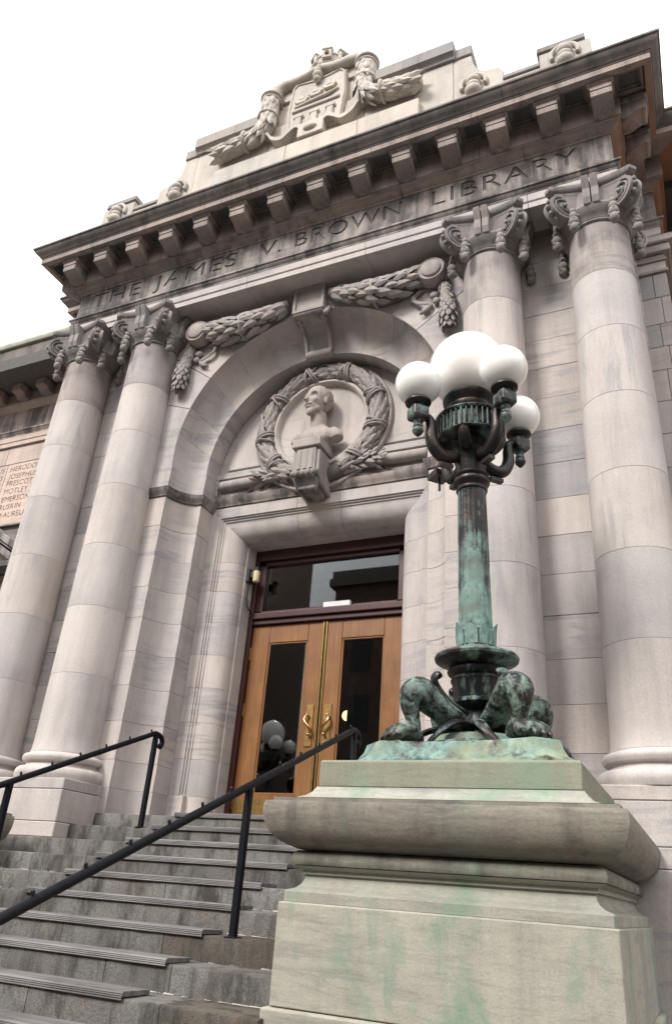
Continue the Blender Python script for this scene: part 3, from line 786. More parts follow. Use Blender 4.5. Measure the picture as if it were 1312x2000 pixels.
run(CO, 'corona_stone', [(-.2, 8.753), (.165, 8.753), (.165, 9.16), (.50, 9.16), (.50, 9.075), (.582, 9.075), (.582, 9.175), (-.2, 9.175)], {'d': M_modil, 5: M_red, 7: M_orange, 8: M_orange}, cuts={4: front_j, 0: [1.5, 3, 4.5]})
run(CO, 'crown_stone', [(-.2, 9.178), (.59, 9.178), (.60, 9.20), (.612, 9.205), (.625, 9.225), (.655, 9.255), (.69, 9.29), (.705, 9.33), (.725, 9.34), (.725, 9.375), (.4, 9.42), (-.2, 9.44)], M_crown, cuts={4: [1.15, 2.42, 3.75, 5.2, 6.45, 7.75], 0: [1.5, 3, 4.5]})
def modillion_mesh():
    P = [(.15, 9.13), (.15, 8.76), (.16, 8.738), (.22, 8.735), (.28, 8.752), (.34, 8.795), (.40, 8.825), (.44, 8.82), (.468, 8.835), (.475, 8.86), (.475, 8.93), (.487, 8.935), (.487, 8.995), (.47, 9.0), (.47, 9.13), (.16, 9.13)]
    b = MB().prism([(-o, z) for o, z in P], 'x', -.135, .135)
    C_ = [(.16, 9.072), (.16, 9.0), (.475, 9.0), (.482, 9.02), (.505, 9.035), (.512, 9.072)]
    b.prism([(-o, z) for o, z in C_], 'x', -.168, .168)
    return b.build('modillion', M_modil, smooth=30, mesh_only=True)
MOD = modillion_mesh()
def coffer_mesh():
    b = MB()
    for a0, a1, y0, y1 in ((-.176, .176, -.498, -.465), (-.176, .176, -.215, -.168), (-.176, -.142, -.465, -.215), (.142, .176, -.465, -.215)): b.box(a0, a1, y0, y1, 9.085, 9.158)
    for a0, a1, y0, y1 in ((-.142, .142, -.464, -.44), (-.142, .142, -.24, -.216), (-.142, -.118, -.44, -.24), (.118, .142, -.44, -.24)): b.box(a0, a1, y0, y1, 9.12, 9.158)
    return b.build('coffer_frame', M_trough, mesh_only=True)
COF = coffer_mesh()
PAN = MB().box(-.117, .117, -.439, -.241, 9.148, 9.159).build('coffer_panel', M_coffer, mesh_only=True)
def mod_at(x, y, rz, cof=True):
    for nm, me in (('modillion', MOD), ('coffer_frame', COF), ('coffer_panel', PAN)):
        if nm == 'modillion' and cof == 'only': continue
        if nm != 'modillion' and not cof: continue
        o = put(nm, me, CO); o.rotation_euler = (0, 0, rz)
        off = .344 if nm != 'modillion' else 0
        o.location = (x+off*math.cos(rz), y+off*math.sin(rz), 0)
for i in range(14): mod_at((i-6.5)*.688, -.571, 0)
mod_at(-7.5*.688, -.571, 0, 'only')
for sgn in (-1, 1):
    for y in (-.53, .02): mod_at(sgn*4.513, y, sgn*PI/2)
for k in range(8): mod_at(-5.45-.688*k, 1.9, 0)
for k in range(3): mod_at(5.7+.688*k, 1.9, 0)
mod_at(4.76, .6, 0, False)
# --- parapet
PA = empty('parapet', parent=LIB); YP = -.70
for sgn in (-1, 1):
    def sx(a, b): return sorted((sgn*a, sgn*b))
    x0, x1 = sx(3.70, 4.43); box('end_block', M_para, PA, x0, x1, YP, -.1, 9.40, 10.62, .01)
    x0, x1 = sx(3.67, 4.36); box('end_block_cap', M_paracap, PA, x0, x1, YP-.03, -.12, 10.623, 10.74, .012)
    x0, x1 = sx(3.16, 3.70); box('low_wall', M_para, PA, x0, x1, YP+.02, -.2, 9.40, 10.36, .008)
    x0, x1 = sx(3.16, 3.70); box('low_wall_cap', M_paracap, PA, x0, x1, YP-.01, -.18, 10.363, 10.45, .01)
    P = [(2.40, 9.4), (3.17, 9.4), (3.17, 10.60), (3.10, 10.71), (2.96, 10.74)]+[(2.69+.27*(1-math.sin(math.radians(a))), 10.74+.5*(1-math.cos(math.radians(a)))) for a in range(10, 91, 10)]+[(2.40, 11.24)]
    MB().prism([(sgn*x, z) for x, z in P], 'y', YP+.01, -.2).build('scroll_buttress', M_para, PA, None, .008)
    x0, x1 = sx(2.40, 2.70); box('coping', M_paracap, PA, x0, x1, YP-.02, -.1, 11.245, 11.48, .015)
    for xc, zc in ((2.72, 10.47), (4.06, 10.42)):
        m = MB(); m.torus((sgn*xc, YP-.02, zc), .19, .035, 'y', math.radians(-20), math.radians(200), 20, 8, 1.2)
        for j, (dz, r) in enumerate(((.05, .12), (-.06, .11), (-.17, .13))): m.ball((sgn*xc, YP-.05, zc+dz-.02), r, 10, 7, (1, .8, .75))
        m.build('husk_ornament', M_para, PA, 60)
for a, b in ((-2.40, -.9), (-.896, .9), (.904, 2.40)): box('panel_stone', M_para, PA, a+.002, b-.002, YP, -.1, 9.40, 11.24, .008)
for a, b in ((-2.43, -1.6), (-1.597, -.80), (.80, 1.597), (1.60, 2.43)):
    pr = [(YP+.02, 11.242), (YP-.045, 11.242), (YP-.05, 11.28), (YP-.08, 11.32), (YP-.12, 11.34), (YP-.12, 11.58), (YP-.10, 11.60), (-.1, 11.62), (-.1, 11.242)]
    MB().prism(pr, 'x', a, b).build('coping', M_paracap, PA, 30)
for a, b in ((-1.88, -.45), (-.447, .85), (.853, 1.88)): box('base_slab', M_para, PA, a, b, YP-.12, YP+.02, 10.05, 10.47, .012)
# --- coat of arms
CA = empty('coat_of_arms', parent=LIB); ys = YP+.04
SH = [(-.50, 10.72), (-.56, 11.4), (-.52, 12.02), (-.44, 12.10), (0, 12.02), (.44, 12.10), (.52, 12.02), (.56, 11.4), (.50, 10.72)]
MB().prism(SH, 'y', ys-.10, -.3).build('shield', M_para, CA, None, .02, 2)
brd = MB()
for p, q in zip(SH, SH[1:]): brd.tube([(p[0]*.93, ys-.10, p[1]), (q[0]*.93, ys-.10, q[1])], .025, 6)
brd.build('shield_rim', M_para, CA, 50)
box('shield_bar', M_para, CA, -.45, .45, ys-.135, ys-.09, 11.33, 11.40, .01)
for k, x in enumerate((-.3, 0, .3)):
    b = MB().box(x-.09, x+.09, ys-.15, ys-.09, 11.12, 11.20).box(x-.06, x+.06, ys-.15, ys-.09, 10.8, 11.12).box(x-.1, x+.1, ys-.15, ys-.09, 10.76, 10.82)
    b.build('castle_charge', M_para, CA, None, .012)
    s_ = MB(); c = (-.28+.26*k, 11.58+.07*k)
    s_.prism([(c[0]-.14, c[1]+.02), (c[0]-.08, c[1]-.07), (c[0]+.08, c[1]-.07), (c[0]+.14, c[1]+.03), (c[0]+.02, c[1]+.0)], 'y', ys-.15, ys-.09)
    s_.prism([(c[0]-.07, c[1]+.03), (c[0]+.05, c[1]+.03), (c[0]+.01, c[1]+.17)], 'y', ys-.14, ys-.09)
    s_.build('ship_charge', M_para, CA, None, .01)
ag = MB(); stube(ag, [(-.40, ys-.12, 11.44, .03), (-.1, ys-.13, 11.46, .035), (.2, ys-.13, 11.50, .03), (.42, ys-.12, 11.58, .015)], 8, 4); ag.build('arrow_charge', M_para, CA, 60)
bk = [(-1.0, 10.5), (-1.0, 11.9)]+[(-1.0*math.cos(math.radians(a)), 11.9+.42*math.sin(math.radians(a))) for a in range(10, 171, 10)]+[(1.0, 11.9), (1.0, 10.5)]
MB().prism(bk, 'y', ys+.03, -.15).build('crest_backing', M_para, CA, None, .01)
# mural crown
cr = empty('mural_crown', (0, 0, .07), LIB)
MB().lathe([(.2, 12.34), (.33, 12.34), (.37, 12.40), (.35, 12.44), (.33, 12.46), (.35, 12.60), (.37, 12.61), (.37, 12.65), (.2, 12.65)], (0.05, YP+.27, 0), 24).build('crown_ring', M_para, cr, 35)
for k in range(8):
    a = PI*2*k/8+.2; b = MB().box(-.085, .085, -.06, .06, 12.46, 12.74).box(-.10, .10, -.075, .075, 12.68, 12.74)
    o = b.build('crown_tower', M_para, cr, None, .01); o.location = (.05+.34*math.sin(a), YP+.27-.34*math.cos(a), 0); o.rotation_euler = (0, 0, a)
    MB().box(-.03, .03, -.085, .0, 12.54, 12.62).build('crown_port', M_cut, cr).matrix_local = o.matrix_local.copy() @ Matrix.Identity(4)
for o in cr.children:
    if o.name.startswith('crown_port') or o.name.startswith('crown_tower'): pass
ck = 0
tw = [o for o in cr.children if o.name.startswith('crown_tower')]; pt = [o for o in cr.children if o.name.startswith('crown_port')]
for a, b in zip(tw, pt): b.location = a.location; b.rotation_euler = a.rotation_euler
for sgn in (-1, 1):
    # obelisk knobs behind the swag
    MB().loft([[(sgn*.62+dx*s_, ys+.1+dy*s_, z) for dx, dy in ((-1, -1), (1, -1), (1, 1), (-1, 1))] for z, s_ in ((11.9, .12), (12.36, .12), (12.38, .16), (12.44, .16), (12.60, .02))]).build('obelisk_knob', M_para, CA)
    hn = empty('fruit_swag', parent=LIB)
    pts = [(sgn*.05, ys-.14, 12.30), (sgn*.32, ys-.12, 12.20), (sgn*.58, ys-.08, 12.26), (sgn*.80, ys-.06, 12.22), (sgn*.92, ys-.10, 12.0), (sgn*.92, ys-.13, 11.6), (sgn*.92, ys-.14, 11.25), (sgn*1.08, ys-.15, 10.98), (sgn*1.4, ys-.15, 10.90), (sgn*1.75, ys-.16, 10.84)]
    rr = [.06, .09, .10, .13, .165, .165, .155, .15, .145, .15]
    q = catmull(pts, 6); rq = [float(x[0]) for x in catmull([(r,) for r in rr], 6)]
    MB().tube(q, rq, 12).build('swag_core', M_para, hn, 60)
    rf = lambda t: rq[min(int(t*(len(rq)-1)), len(rq)-1)]
    leafy(hn, pts[4:], lambda t: .155-.01*math.sin(PI*t), 13, [-80, -40, 0, 40, 80], .29, .25, lift=.05)
    for cc, R_, r_, ax in (((sgn*.92, ys-.10, 11.95), .185, .03, 'z'), ((sgn*.92, ys-.10, 11.86), .18, .022, 'z'), ((sgn*.92, ys-.13, 11.42), .175, .022, 'z'), ((sgn*1.27, ys-.15, 10.93), .175, .03, 'x')):
        MB().torus(cc, R_, r_, ax, n=24, m=8).build('swag_band', M_para, hn, 60)
    fm = MB()
    for j in range(14):
        a = j*2.4; r = .13*math.sqrt((j+.5)/14)
        fm.ball((sgn*(1.83+.05*math.cos(a*1.7)), ys-.16+r*math.cos(a), 10.84+r*math.sin(a)), .058, 8, 6)
    fm.build('fruit_cluster', M_para, hn, 60)
pd = MB()
for dz, r in ((12.28, .06), (12.18, .08), (12.07, .095), (11.98, .07)): pd.ball((.0, ys-.16, dz), r, 10, 7)
pd.build('husk_pendant', M_para, CA, 60)
# scrolled ribbon under the shield
P = [(-.98, 11.0, .10), (-.86, 10.93, .10), (-.74, 10.74, .09), (-.56, 10.66, .09), (-.42, 10.76, .1), (-.30, 10.84, .1), (-.22, 10.78, .1)]
for sgn in (-1, 1):
    q = catmull([(p[0], p[1]) for p in P], 6)
    up_ = [(sgn*x, z+.045) for x, z in q]; lo_ = [(sgn*x, z-.045) for x, z in q]
    MB().prism(up_+lo_[::-1], 'y', ys-.20, ys-.02).build('ribbon_scroll', M_para, CA, 40)
MB().box(-.24, .24, ys-.2, ys, 10.50, 10.84).build('ribbon_block', M_para, CA, None, .02, 2)
MB().ball((0, ys-.20, 10.66), .13, 12, 8, (1, .5, .55)).build('ribbon_boss', M_para, CA, 60)

# --- wings
WG = empty('wing_wall', parent=LIB)
for i, (z0, z1) in enumerate(zip([-2.2]+[-1.7+.47*k for k in range(20)], [-1.7+.47*k for k in range(20)]+[7.68])):
    if z0 > 5.2 and z0 < 7.2: rows = [(-11, -9.6), (-7.42, -6.2), (-6.2, -4.7)]
    else: rows = [(-11, -9.3), (-9.3, -7.6), (-7.6, -6.2), (-6.2, -4.7)] if i % 2 else [(-11, -8.5), (-8.5, -6.9), (-6.9, -5.5), (-5.5, -4.7)]
    if z1-z0 < .05: continue
    for a, b in rows: box('stone', M_wing, WG, a+.003, b-.003, 1.95, 2.2, z0+.002, min(z1, 7.68)-.003, .006)
box('mortar_core', M_mortar, WG, -11, -4.6, 1.97, 2.3, -2.2, 7.68, 0)
box('panel_backing', M_cut, WG, -9.62, -7.42, 1.955, 2.1, 5.6, 7.25, 0)
NAMES = ['HERODOTUS', 'JOSEPHUS', 'PRESCOTT', 'MOTLEY', 'EMERSON', 'RUSKIN', 'M·AURELIUS']
words = []; zb = [7.015, 6.825, 6.645, 6.455, 6.262, 6.072, 5.875]
for nm, z in zip(NAMES, zb): words.append((nm, -8.24, None, z, .128, 1.05))
for nm, z in zip(['US', 'ES', 'E'], zb): words.append((nm, None, -8.42, z, .128, 1.05))
incised('name_panel', (-8.35, -7.44, 5.70, 7.20), words[:7], .012, lambda c: Vector((c.x, 1.94-c.z, c.y)), M_wing, WG)
incised('name_panel', (-9.60, -8.365, 5.70, 7.20), words[7:], .012, lambda c: Vector((c.x, 1.94-c.z, c.y)), M_wing, WG)
box('panel_sill', M_paracap, WG, -9.62, -7.44, 1.90, 1.96, 5.655, 5.697, .004)
# sloping hood over the wing window
HD = empty('window_hood', parent=LIB)
for nm, dz, th, yy in (('raking_moulding', 0, .16, 1.55), ('raking_fillet', -.17, .05, 1.6), ('raking_moulding', -.26, .17, 1.66)):
    a = (-8.9, 6.15+dz); b = (-7.0, 5.02+dz)
    MB().prism([(a[0], a[1]), (b[0], b[1]), (b[0], b[1]-th), (a[0], a[1]-th)], 'y', yy, 1.96).build(nm, M_soot, HD, None, .02, 2)
box('hood_cornice', M_soot, HD, -9.6, -7.0, 1.55, 1.96, 4.52, 4.66, .02)
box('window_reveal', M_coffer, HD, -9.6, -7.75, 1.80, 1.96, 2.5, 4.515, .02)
# attic and copper gutter above the left wing cornice
AT = empty('wing_roof_edge', parent=LIB)
box('attic_band', M_crown, AT, -11, -4.6, 1.19, 2.2, 9.45, 9.86, .02)
MB().prism([(1.10, 9.92), (1.13, 9.865), (1.35, 9.865), (1.5, 9.90), (1.5, 10.12), (1.25, 10.10), (1.14, 10.05), (1.10, 9.98)], 'x', -11, -4.2).build('copper_gutter', M_roofcu, AT, 40)
for a_, b_ in ((-11, -7.9), (-7.895, -6.3), (-6.295, -4.2)): box('roof_block', M_para, AT, a_, b_, 1.36, 2.4, 10.125, 10.30, .01)
# right respond beside the last column
RS = empty('respond', parent=LIB)
rz_ = [-2.2, -1.2, -.5, .35, .82, 1.29, 1.76, 2.23, 2.7, 3.17, 3.64, 4.11, 4.58, 5.05, 5.52, 5.88, 6.25, 6.69, 7.10]
for sgn in (-1, 1):
    for i, (z0, z1) in enumerate(zip(rz_, rz_[1:])):
        cut = 4.775 if i % 2 else 4.84
        for a, b in ((4.40, cut), (cut, 4.955)):
            x0, x1 = sorted((sgn*(a+.003), sgn*(b-.002))); box('stone', M_wallgrey if random.random() < .25 else M_wall, RS, x0, x1, .6, .9, z0+.002, z1-.003, .005)
    x0, x1 = sorted((sgn*4.40, sgn*4.953)); box('side_wall', M_orange, RS, x0, x1, .902, 2.0, -2.2, 7.68, 0)
    x0, x1 = sorted((sgn*4.40, sgn*4.985)); box('capital_band', M_carve, RS, x0, x1, .57, 2.0, 7.10, 7.16, .01)
    x0, x1 = sorted((sgn*4.40, sgn*4.962)); box('capital_neck', M_wall, RS, x0, x1, .59, 2.0, 7.163, 7.30, .005)
    x0, x1 = sorted((sgn*4.40, sgn*4.985)); box('capital_band', M_carve, RS, x0, x1, .565, 2.0, 7.303, 7.345, .01)
    x0, x1 = sorted((sgn*4.40, sgn*5.05)); box('capital_cap', M_carve, RS, x0, x1, .52, 2.0, 7.42, 7.56, .025, 2)
    x0, x1 = sorted((sgn*4.40, sgn*5.10)); box('capital_cap', M_wall, RS, x0, x1, .48, 2.0, 7.563, 7.682, .012)
    x0, x1 = sorted((sgn*4.40, sgn*4.97)); box('capital_neck', M_soot, RS, x0, x1, .575, 2.0, 7.348, 7.417, .02, 2)
RW = empty('wing_wall', parent=LIB)
for i in range(20):
    for a, b in ((4.95, 6.6+.3*(i % 2)), (6.6+.3*(i % 2), 8.4), (8.4, 11)):
        box('stone', M_orange, RW, a+.003, b-.003, 1.95, 2.2, -2.2+.494*i, -2.2+.494*(i+1)-.004, .005)
# core that closes the building behind the carved front
CR = empty('inner_wall', parent=LIB)
box('entablature_core', M_mortar, CR, -4.4, 4.4, -.36, 1.0, 7.70, 9.35, 0)
box('upper_core', M_mortar, CR, -4.3, 4.3, .1, 2.0, 9.3, 10.2, 0)
box('roof', M_oppcor, CR, -11, 11, .95, 9, 9.0, 9.3, 0)
box('arch_backing', M_mortar, CR, -2.6, 2.6, .66, 1.0, 4.55, 7.72, 0)
for sgn in (-1, 1):
    x0, x1 = sorted((sgn*1.30, sgn*4.42)); box('core', M_mortar, CR, x0, x1, 1.0, 1.28, -1, 9.0, 0)
    x0, x1 = sorted((sgn*1.79, sgn*2.6)); box('core', M_mortar, CR, x0, x1, .62, 1.0, -1, 4.6, 0)
box('core', M_mortar, CR, -1.30, 1.30, 1.0, 1.28, 3.96, 9.0, 0)

# --- entrance hall seen through the panes
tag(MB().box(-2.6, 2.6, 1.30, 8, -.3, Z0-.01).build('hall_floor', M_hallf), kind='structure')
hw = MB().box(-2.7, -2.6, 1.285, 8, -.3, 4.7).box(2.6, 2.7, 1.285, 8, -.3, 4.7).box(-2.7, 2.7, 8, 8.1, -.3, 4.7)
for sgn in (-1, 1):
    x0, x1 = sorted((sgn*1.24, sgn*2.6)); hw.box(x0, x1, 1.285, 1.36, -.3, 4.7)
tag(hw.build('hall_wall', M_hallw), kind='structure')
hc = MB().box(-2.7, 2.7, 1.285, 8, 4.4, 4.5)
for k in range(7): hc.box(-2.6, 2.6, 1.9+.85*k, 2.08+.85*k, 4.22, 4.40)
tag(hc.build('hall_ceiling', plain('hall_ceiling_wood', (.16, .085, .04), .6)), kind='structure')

# ------------------------------------------------------------------ stairs
ST = empty('staircase'); tag(ST, 'worn grey granite staircase climbing to the oak doors', 'stairs')
SY = lambda k: -.168-.398*k
SZ = lambda k: Z0-.1683*k
rs = random.Random(11)
jt = {0: [-.95, .35], 1: [-1.4, .2, 1.4], 2: [-1.2, .9], 3: [-1.9, -1.75, -1.2, 1.45], 4: [-1.0, .1, 1.35], 5: [-.9, 1.5], 6: [-1.3, -.25, .72], 7: [-.6, .55, 1.1], 8: [-.35, .28, 1.33], 9: [-.8, .62], 10: [-.4, .9], 11: [-1, .5], 12: [-.2, 1.1]}
def worn_block(parent, x0, x1, y0, y1, z0, z1, mat):
    n = max(2, int((x1-x0)/.07)); rings = []
    r_ = rs.uniform(.006, .014)
    for i in range(n+1):
        x = x0+(x1-x0)*i/n; d = .010*noise.noise((x*2.3, y0*5, z0*9))+.006*noise.noise((x*9, y0*3, z0*7)); c = r_+max(0, .012*noise.noise((x*5, y0*7, 3)))
        f = y0+d*.6; t = z1+d*.5
        rings.append([(x, y1, z0), (x, f, z0), (x, f, t-c*1.4), (x, f+c*.4, t-c*.4), (x, f+c*1.5, t), (x, y1, t)])
    return MB().loft(rings).build('granite_block', mat, parent, 40)
for k in range(13):
    s = empty('step', parent=ST)
    xl, xr = (-2.233, 2.233) if k < 2 else (-2.9, 2.009)
    if k < 2: xr = 2.233
    if k == 0: xl, xr = -2.233, 2.233
    cuts = [xl]+jt[k]+[xr]
    for a, b in zip(cuts, cuts[1:]):
        worn_block(s, a+.003, b-.003, SY(k), SY(k)+(.5 if k else .6), SZ(k)-.178, SZ(k), M_gran_brown if (a > .5 and k in (6, 8)) or (k == 9) else M_gran)
    # crumbled pale mortar along the back of the tread
    c = MB(); x = xl
    while x < xr-.05:
        l = rs.uniform(.03, .14)
        if rs.random() < .72:
            x1 = min(x+l, xr-.01); hh = rs.uniform(.004, .013); dd = rs.uniform(.006, .022)
            yb = SY(k-1)+.005 if k else .0
            c.add([(x, yb, SZ(k)-.002), (x1, yb, SZ(k)-.002), (x1, yb-dd*rs.random(), SZ(k)+.002), (x, yb-dd, SZ(k)+.002), (x, yb, SZ(k)+hh), (x1, yb, SZ(k)+hh*rs.random())], [(0, 3, 4), (1, 5, 2), (3, 2, 5, 4), (0, 1, 2, 3)])
        x += l
    if k: tag(c.build('mortar_joint', M_crumb, s), kind='stuff')
LN = empty('landing', parent=ST)
for a, b in ((-2.12, -.7), (-.7, .75), (.75, 2.12)):
    box('landing_slab', M_gran, LN, a+.002, b-.002, .43, 1.12, -.14, Z0-.001, .005)
box('stair_core', M_mortar, ST, -2.2, 2.0, -4.9, 1.0, -2.6, -2.05, 0)

# tread mats
def mat_mesh(x0, x1, k):
    P = [(.285, .0), (.285, .028), (.02, .034)]
    P += [(.004, .030), (-.004, .022), (.001, .018), (-.006, .012), (.000, .007), (-.007, .001), (.000, -.005), (-.006, -.012), (.0, -.016)]
    P = [(y-.017, z) for y, z in P]+[(-.0165, 0.002)]
    b = MB().prism(P, 'x', x0, x1)
    return b
ends = [(-1.06, 1.02), (-1.05, 1.05), (-1.06, 1.07), (-1.07, 1.08), (-1.06, 1.06), (-1.10, 1.07), (-1.1, 1.06), (-1.1, 1.06), (-1.1, 1.05), (-1.1, 1.06), (-1.1, 1.06)]
ordn = ['topmost', 'second', 'third', 'fourth', 'fifth', 'sixth', 'seventh', 'eighth', 'ninth', 'tenth', 'eleventh']
for k in range(10):
    o = mat_mesh(ends[k][0], ends[k][1], k).build('stair_mat', M_mat, None, None, .002)
    o.location = (0, SY(k), SZ(k)+.004)
    tag(o, '%s ribbed grey rubber mat down the granite stairs, counted from the door' % ordn[k], 'mat', 'ribbed mats on the stair treads')

# ------------------------------------------------------------------ handrails
def handrail(x, label, mir):
    h = empty('handrail', (x, -2.5, SZ(6))); tag(h, label, 'handrail', 'black iron stair handrails')
    L = lambda p: (p[0], p[1]+2.5, p[2]-SZ(6))
    sl = .4195; z_at = lambda y: .885+sl*(y+.56)
    P = [(0, -5.65, z_at(-5.65)), (0, -.60, z_at(-.60)), (0, -.55, z_at(-.56)+.004), (0, -.48, z_at(-.56)+.0), (0, -.425, z_at(-.56)-.022), (0, -.395, z_at(-.56)-.062), (0, -.40, z_at(-.56)-.10), (0, -.425, z_at(-.56)-.12)]
    MB().tube([L(p) for p in P], [.029]*7+[.027], 14).build('rail', M_iron, h, 60)
    MB().ball(L(P[-1]), .036, 12, 8).build('end_knob', M_iron, h, 60)
    for y, zb in ((-.53, SZ(1)), (-2.51, SZ(6)), (-5.45, SZ(12)-.1)):
        MB().box(-.026, .026, y+2.5-.026, y+2.5+.026, zb-SZ(6), z_at(y)-SZ(6)-.01).build('post', M_iron, h, None, .008, 2)
        MB().box(-.05, .05, y+2.5-.045, y+2.5+.045, zb-SZ(6), zb-SZ(6)+.008).build('foot_plate', M_iron, h, None, .003)
    y = -5.25
    while y < -.5:
        p = L((0, y, z_at(y))); n_ = Vector((0, -sl, 1)).normalized()
        b = Vector(p)+n_*.022; MB().tube([b, b+n_*.028], .011, 8).ball(b+n_*.028, .0115, 8, 5).build('stud', M_iron_fleck, h, 50)
        y += .357
handrail(1.28, 'black iron handrail rising past the glazed doors beside the lamp pedestal', 1)
handrail(-1.24, 'black iron handrail in front of the left pair of columns', -1)

# ------------------------------------------------------------------ pedestals
PX, PW, PY, PB = 3.008, .996, -3.249, -.80
PR_TOP = [(-.147, -.012), (-.147, .161)]
def ped_ring(cx, o, y0, y1, z):
    return [(cx-PW-o, y0-o, z), (cx+PW+o, y0-o, z), (cx+PW+o, y1, z), (cx-PW-o, y1, z)]
def pedestal(cx, y1, label):
    P = empty('stone_pedestal', (cx, PY+1, -2.16)); tag(P, label, 'pedestal')
    def L(ring): return [(p[0]-cx, p[1]-PY-1, p[2]+2.16) for p in ring]
    def layer(name, prof, mat, sm=35, bev=0, yb=None):
        MB().loft([L(ped_ring(cx, o, PY, yb or y1, z)) for o, z in prof]).build(name, mat, P, sm, bev, 2)
    layer('base_course', [(.035, -2.17), (.035, -1.262), (.02, -1.255)], M_ped, 30, .008)
    layer('die', [(0, -1.250), (0, -.712), (-.006, -.702)], M_ped, 30, .007, y1-1.38)
    layer('die', [(-.004, -1.250), (-.004, -.712), (-.01, -.702)], M_ped, 30, .007) if False else None
    x0, x1 = cx-PW+.004, cx+PW-.004
    MB().loft([L([(x0, y1-1.375, z), (x1, y1-1.375, z), (x1, y1, z), (x0, y1, z)]) for z in (-1.25, -.702)]).build('die_side_stone', M_ped, P, None, .008)
    layer('cap_moulding', [(-.026, -.70), (-.026, -.645), (-.034, -.637), (-.075, -.622), (-.10, -.60), (-.116, -.57), (-.118, -.545), (-.10, -.54), (-.10, -.517), (-.088, -.512), (-.058, -.497), (-.058, -.4965)], M_ped, 40)
    layer('torus_moulding', [(-.07, -.4955), (-.052, -.49), (-.044, -.475), (-.042, -.452), (-.052, -.425), (-.075, -.408)], M_pedtorus, 40)
    layer('cornice', [(-.075, -.402), (-.045, -.39), (.0, -.372), (.035, -.352), (.075, -.308), (.10, -.255), (.112, -.195), (.110, -.15), (.102, -.130), (.066, -.126), (.066, -.105)], M_pedcor, 40)
    layer('cap_cove', [(.058, -.102), (-.03, -.094), (-.085, -.075), (-.118, -.048), (-.14, -.012)], M_ped, 40)
    layer('top_block', [(-.147, -.010), (-.147, .150), (-.155, .161)], M_pedtop, 30, .008, min(y1-.5, -1.36))
    if cx == PX:
        ck_ = MB(); zz = .5
        pts_ = [(3.18, -.852), (3.30, -.846), (3.42, -.851), (3.52, -.838), (3.63, -.826), (3.73, -.806), (3.80, -.816), (3.88, -.822), (3.99, -.842)]
        ck_.tube([(x-cx, -.9992, z+2.16) for x, z in pts_], [.0004, .0008, .0007, .001, .0008, .0011, .0008, .001, .0004], 5); ck_.build('crack', M_coffer, P)
    return P
pedestal(PX, PB, 'green-stained marble pedestal carrying the bronze lamp')
pedestal(-3.44, -1.30, 'matching marble pedestal cut off at the left edge below the columns')

# ------------------------------------------------------------------ lamp
LX, LY = 3.0, -2.11
LP = empty('street_lamp', (LX, LY, .161)); tag(LP, 'green bronze lamp standard with white globes and lion paw feet', 'lamp')
LP.rotation_euler = (0, math.radians(-.75), 0)
lz = lambda z: z-.161
# base slab: hollow sides, cut corners
def base_plan(h, d, cc):
    out_ = []
    for k in range(4):
        a = PI/2*k; ca, sa = math.cos(a), math.sin(a); n = 12
        for i in range(n+1):
            t = -1+2*i/n; x = t*(h-cc); y = -h+d*(1-t*t)
            out_.append((x*ca-y*sa, x*sa+y*ca))
    return out_
MB().loft([[(p[0], p[1], lz(z)) for p in base_plan(h, d, cc)] for z, h, d, cc in ((.163, .81, .075, .13), (.195, .805, .08, .13), (.205, .78, .085, .13), (.235, .735, .09, .13), (.29, .70, .09, .13), (.345, .685, .09, .13), (.355, .67, .09, .13))]).build('base_slab', M_brz_base, LP, 40)
MB().lathe([(.05, .35), (.46, .35), (.46, .385), (.44, .40), (.40, .405), (.385, .44), (.35, .465), (.24, .48), (.12, .52), (.05, .56)], (0, 0, lz(0)), 44).build('mound', M_brz_base, LP, 35)
MB().lathe([(.06, .52), (.14, .56), (.10, .62), (.10, .68), (.16, .715), (.195, .735), (.195, .76), (.185, .77), (.20, .90), (.21, .915), (.19, .93), (.19, .945), (.225, .965), (.235, .985), (.225, 1.005), (.19, 1.015), (.05, 1.02)], (0, 0, lz(0)), 44, wob=lambda a, z: 1+.02*(.75 < z < .92)*math.cos(12*a)).build('urn', M_brz_dark, LP, 40)
MB().lathe([(.06, 1.018), (.205, 1.02), (.24, 1.035), (.305, 1.06), (.328, 1.075), (.334, 1.095), (.325, 1.112), (.29, 1.125), (.20, 1.135), (.06, 1.14)], (0, 0, lz(0)), 56).build('drip_dish', M_brz_mid, LP, 35)
MB().lathe([(.06, 1.137), (.158, 1.14), (.162, 1.16), (.150, 1.18), (.146, 1.30), (.155, 1.315), (.140, 1.335), (.06, 1.34)], (0, 0, lz(0)), 48, wob=lambda a, z: 1+.03*(1.17 < z)*math.cos(8*a)).build('shaft_collar', M_brz_shaft, LP, 35)
for k in range(8):
    a = 2*PI*k/8; b = MB(); ca, sa = math.cos(a), math.sin(a)
    for j, (r, z, w_) in enumerate(((.150, 1.20, .045), (.153, 1.28, .055), (.160, 1.34, .045), (.172, 1.37, .02))): pass
    rr_ = [(.150, 1.19, .050), (.154, 1.27, .056), (.160, 1.335, .046), (.176, 1.375, .012)]
    pts_ = [[Vector((r*ca-s_*w_*sa, r*sa+s_*w_*ca, lz(z)))+Vector((ca, sa, 0))*(.006 if s_ == 0 else 0) for s_ in (-1, 0, 1)] for r, z, w_ in rr_]
    b.loft([p+[q-Vector((ca, sa, 0))*.012 for q in reversed(p)] for p in pts_]); b.build('acanthus_leaf', M_brz_shaft, LP, 50)
MB().lathe([(.05, 1.33), (.136, 1.33), (.135, 1.6), (.131, 2.1), (.125, 2.58), (.127, 2.62), (.05, 2.62)], (0, 0, lz(0)), 96, wob=lambda a, z: 1-.045*abs(math.sin(8*a))**.6*(1.36 < z < 2.6)).build('shaft', M_brz_shaft, LP, 60)
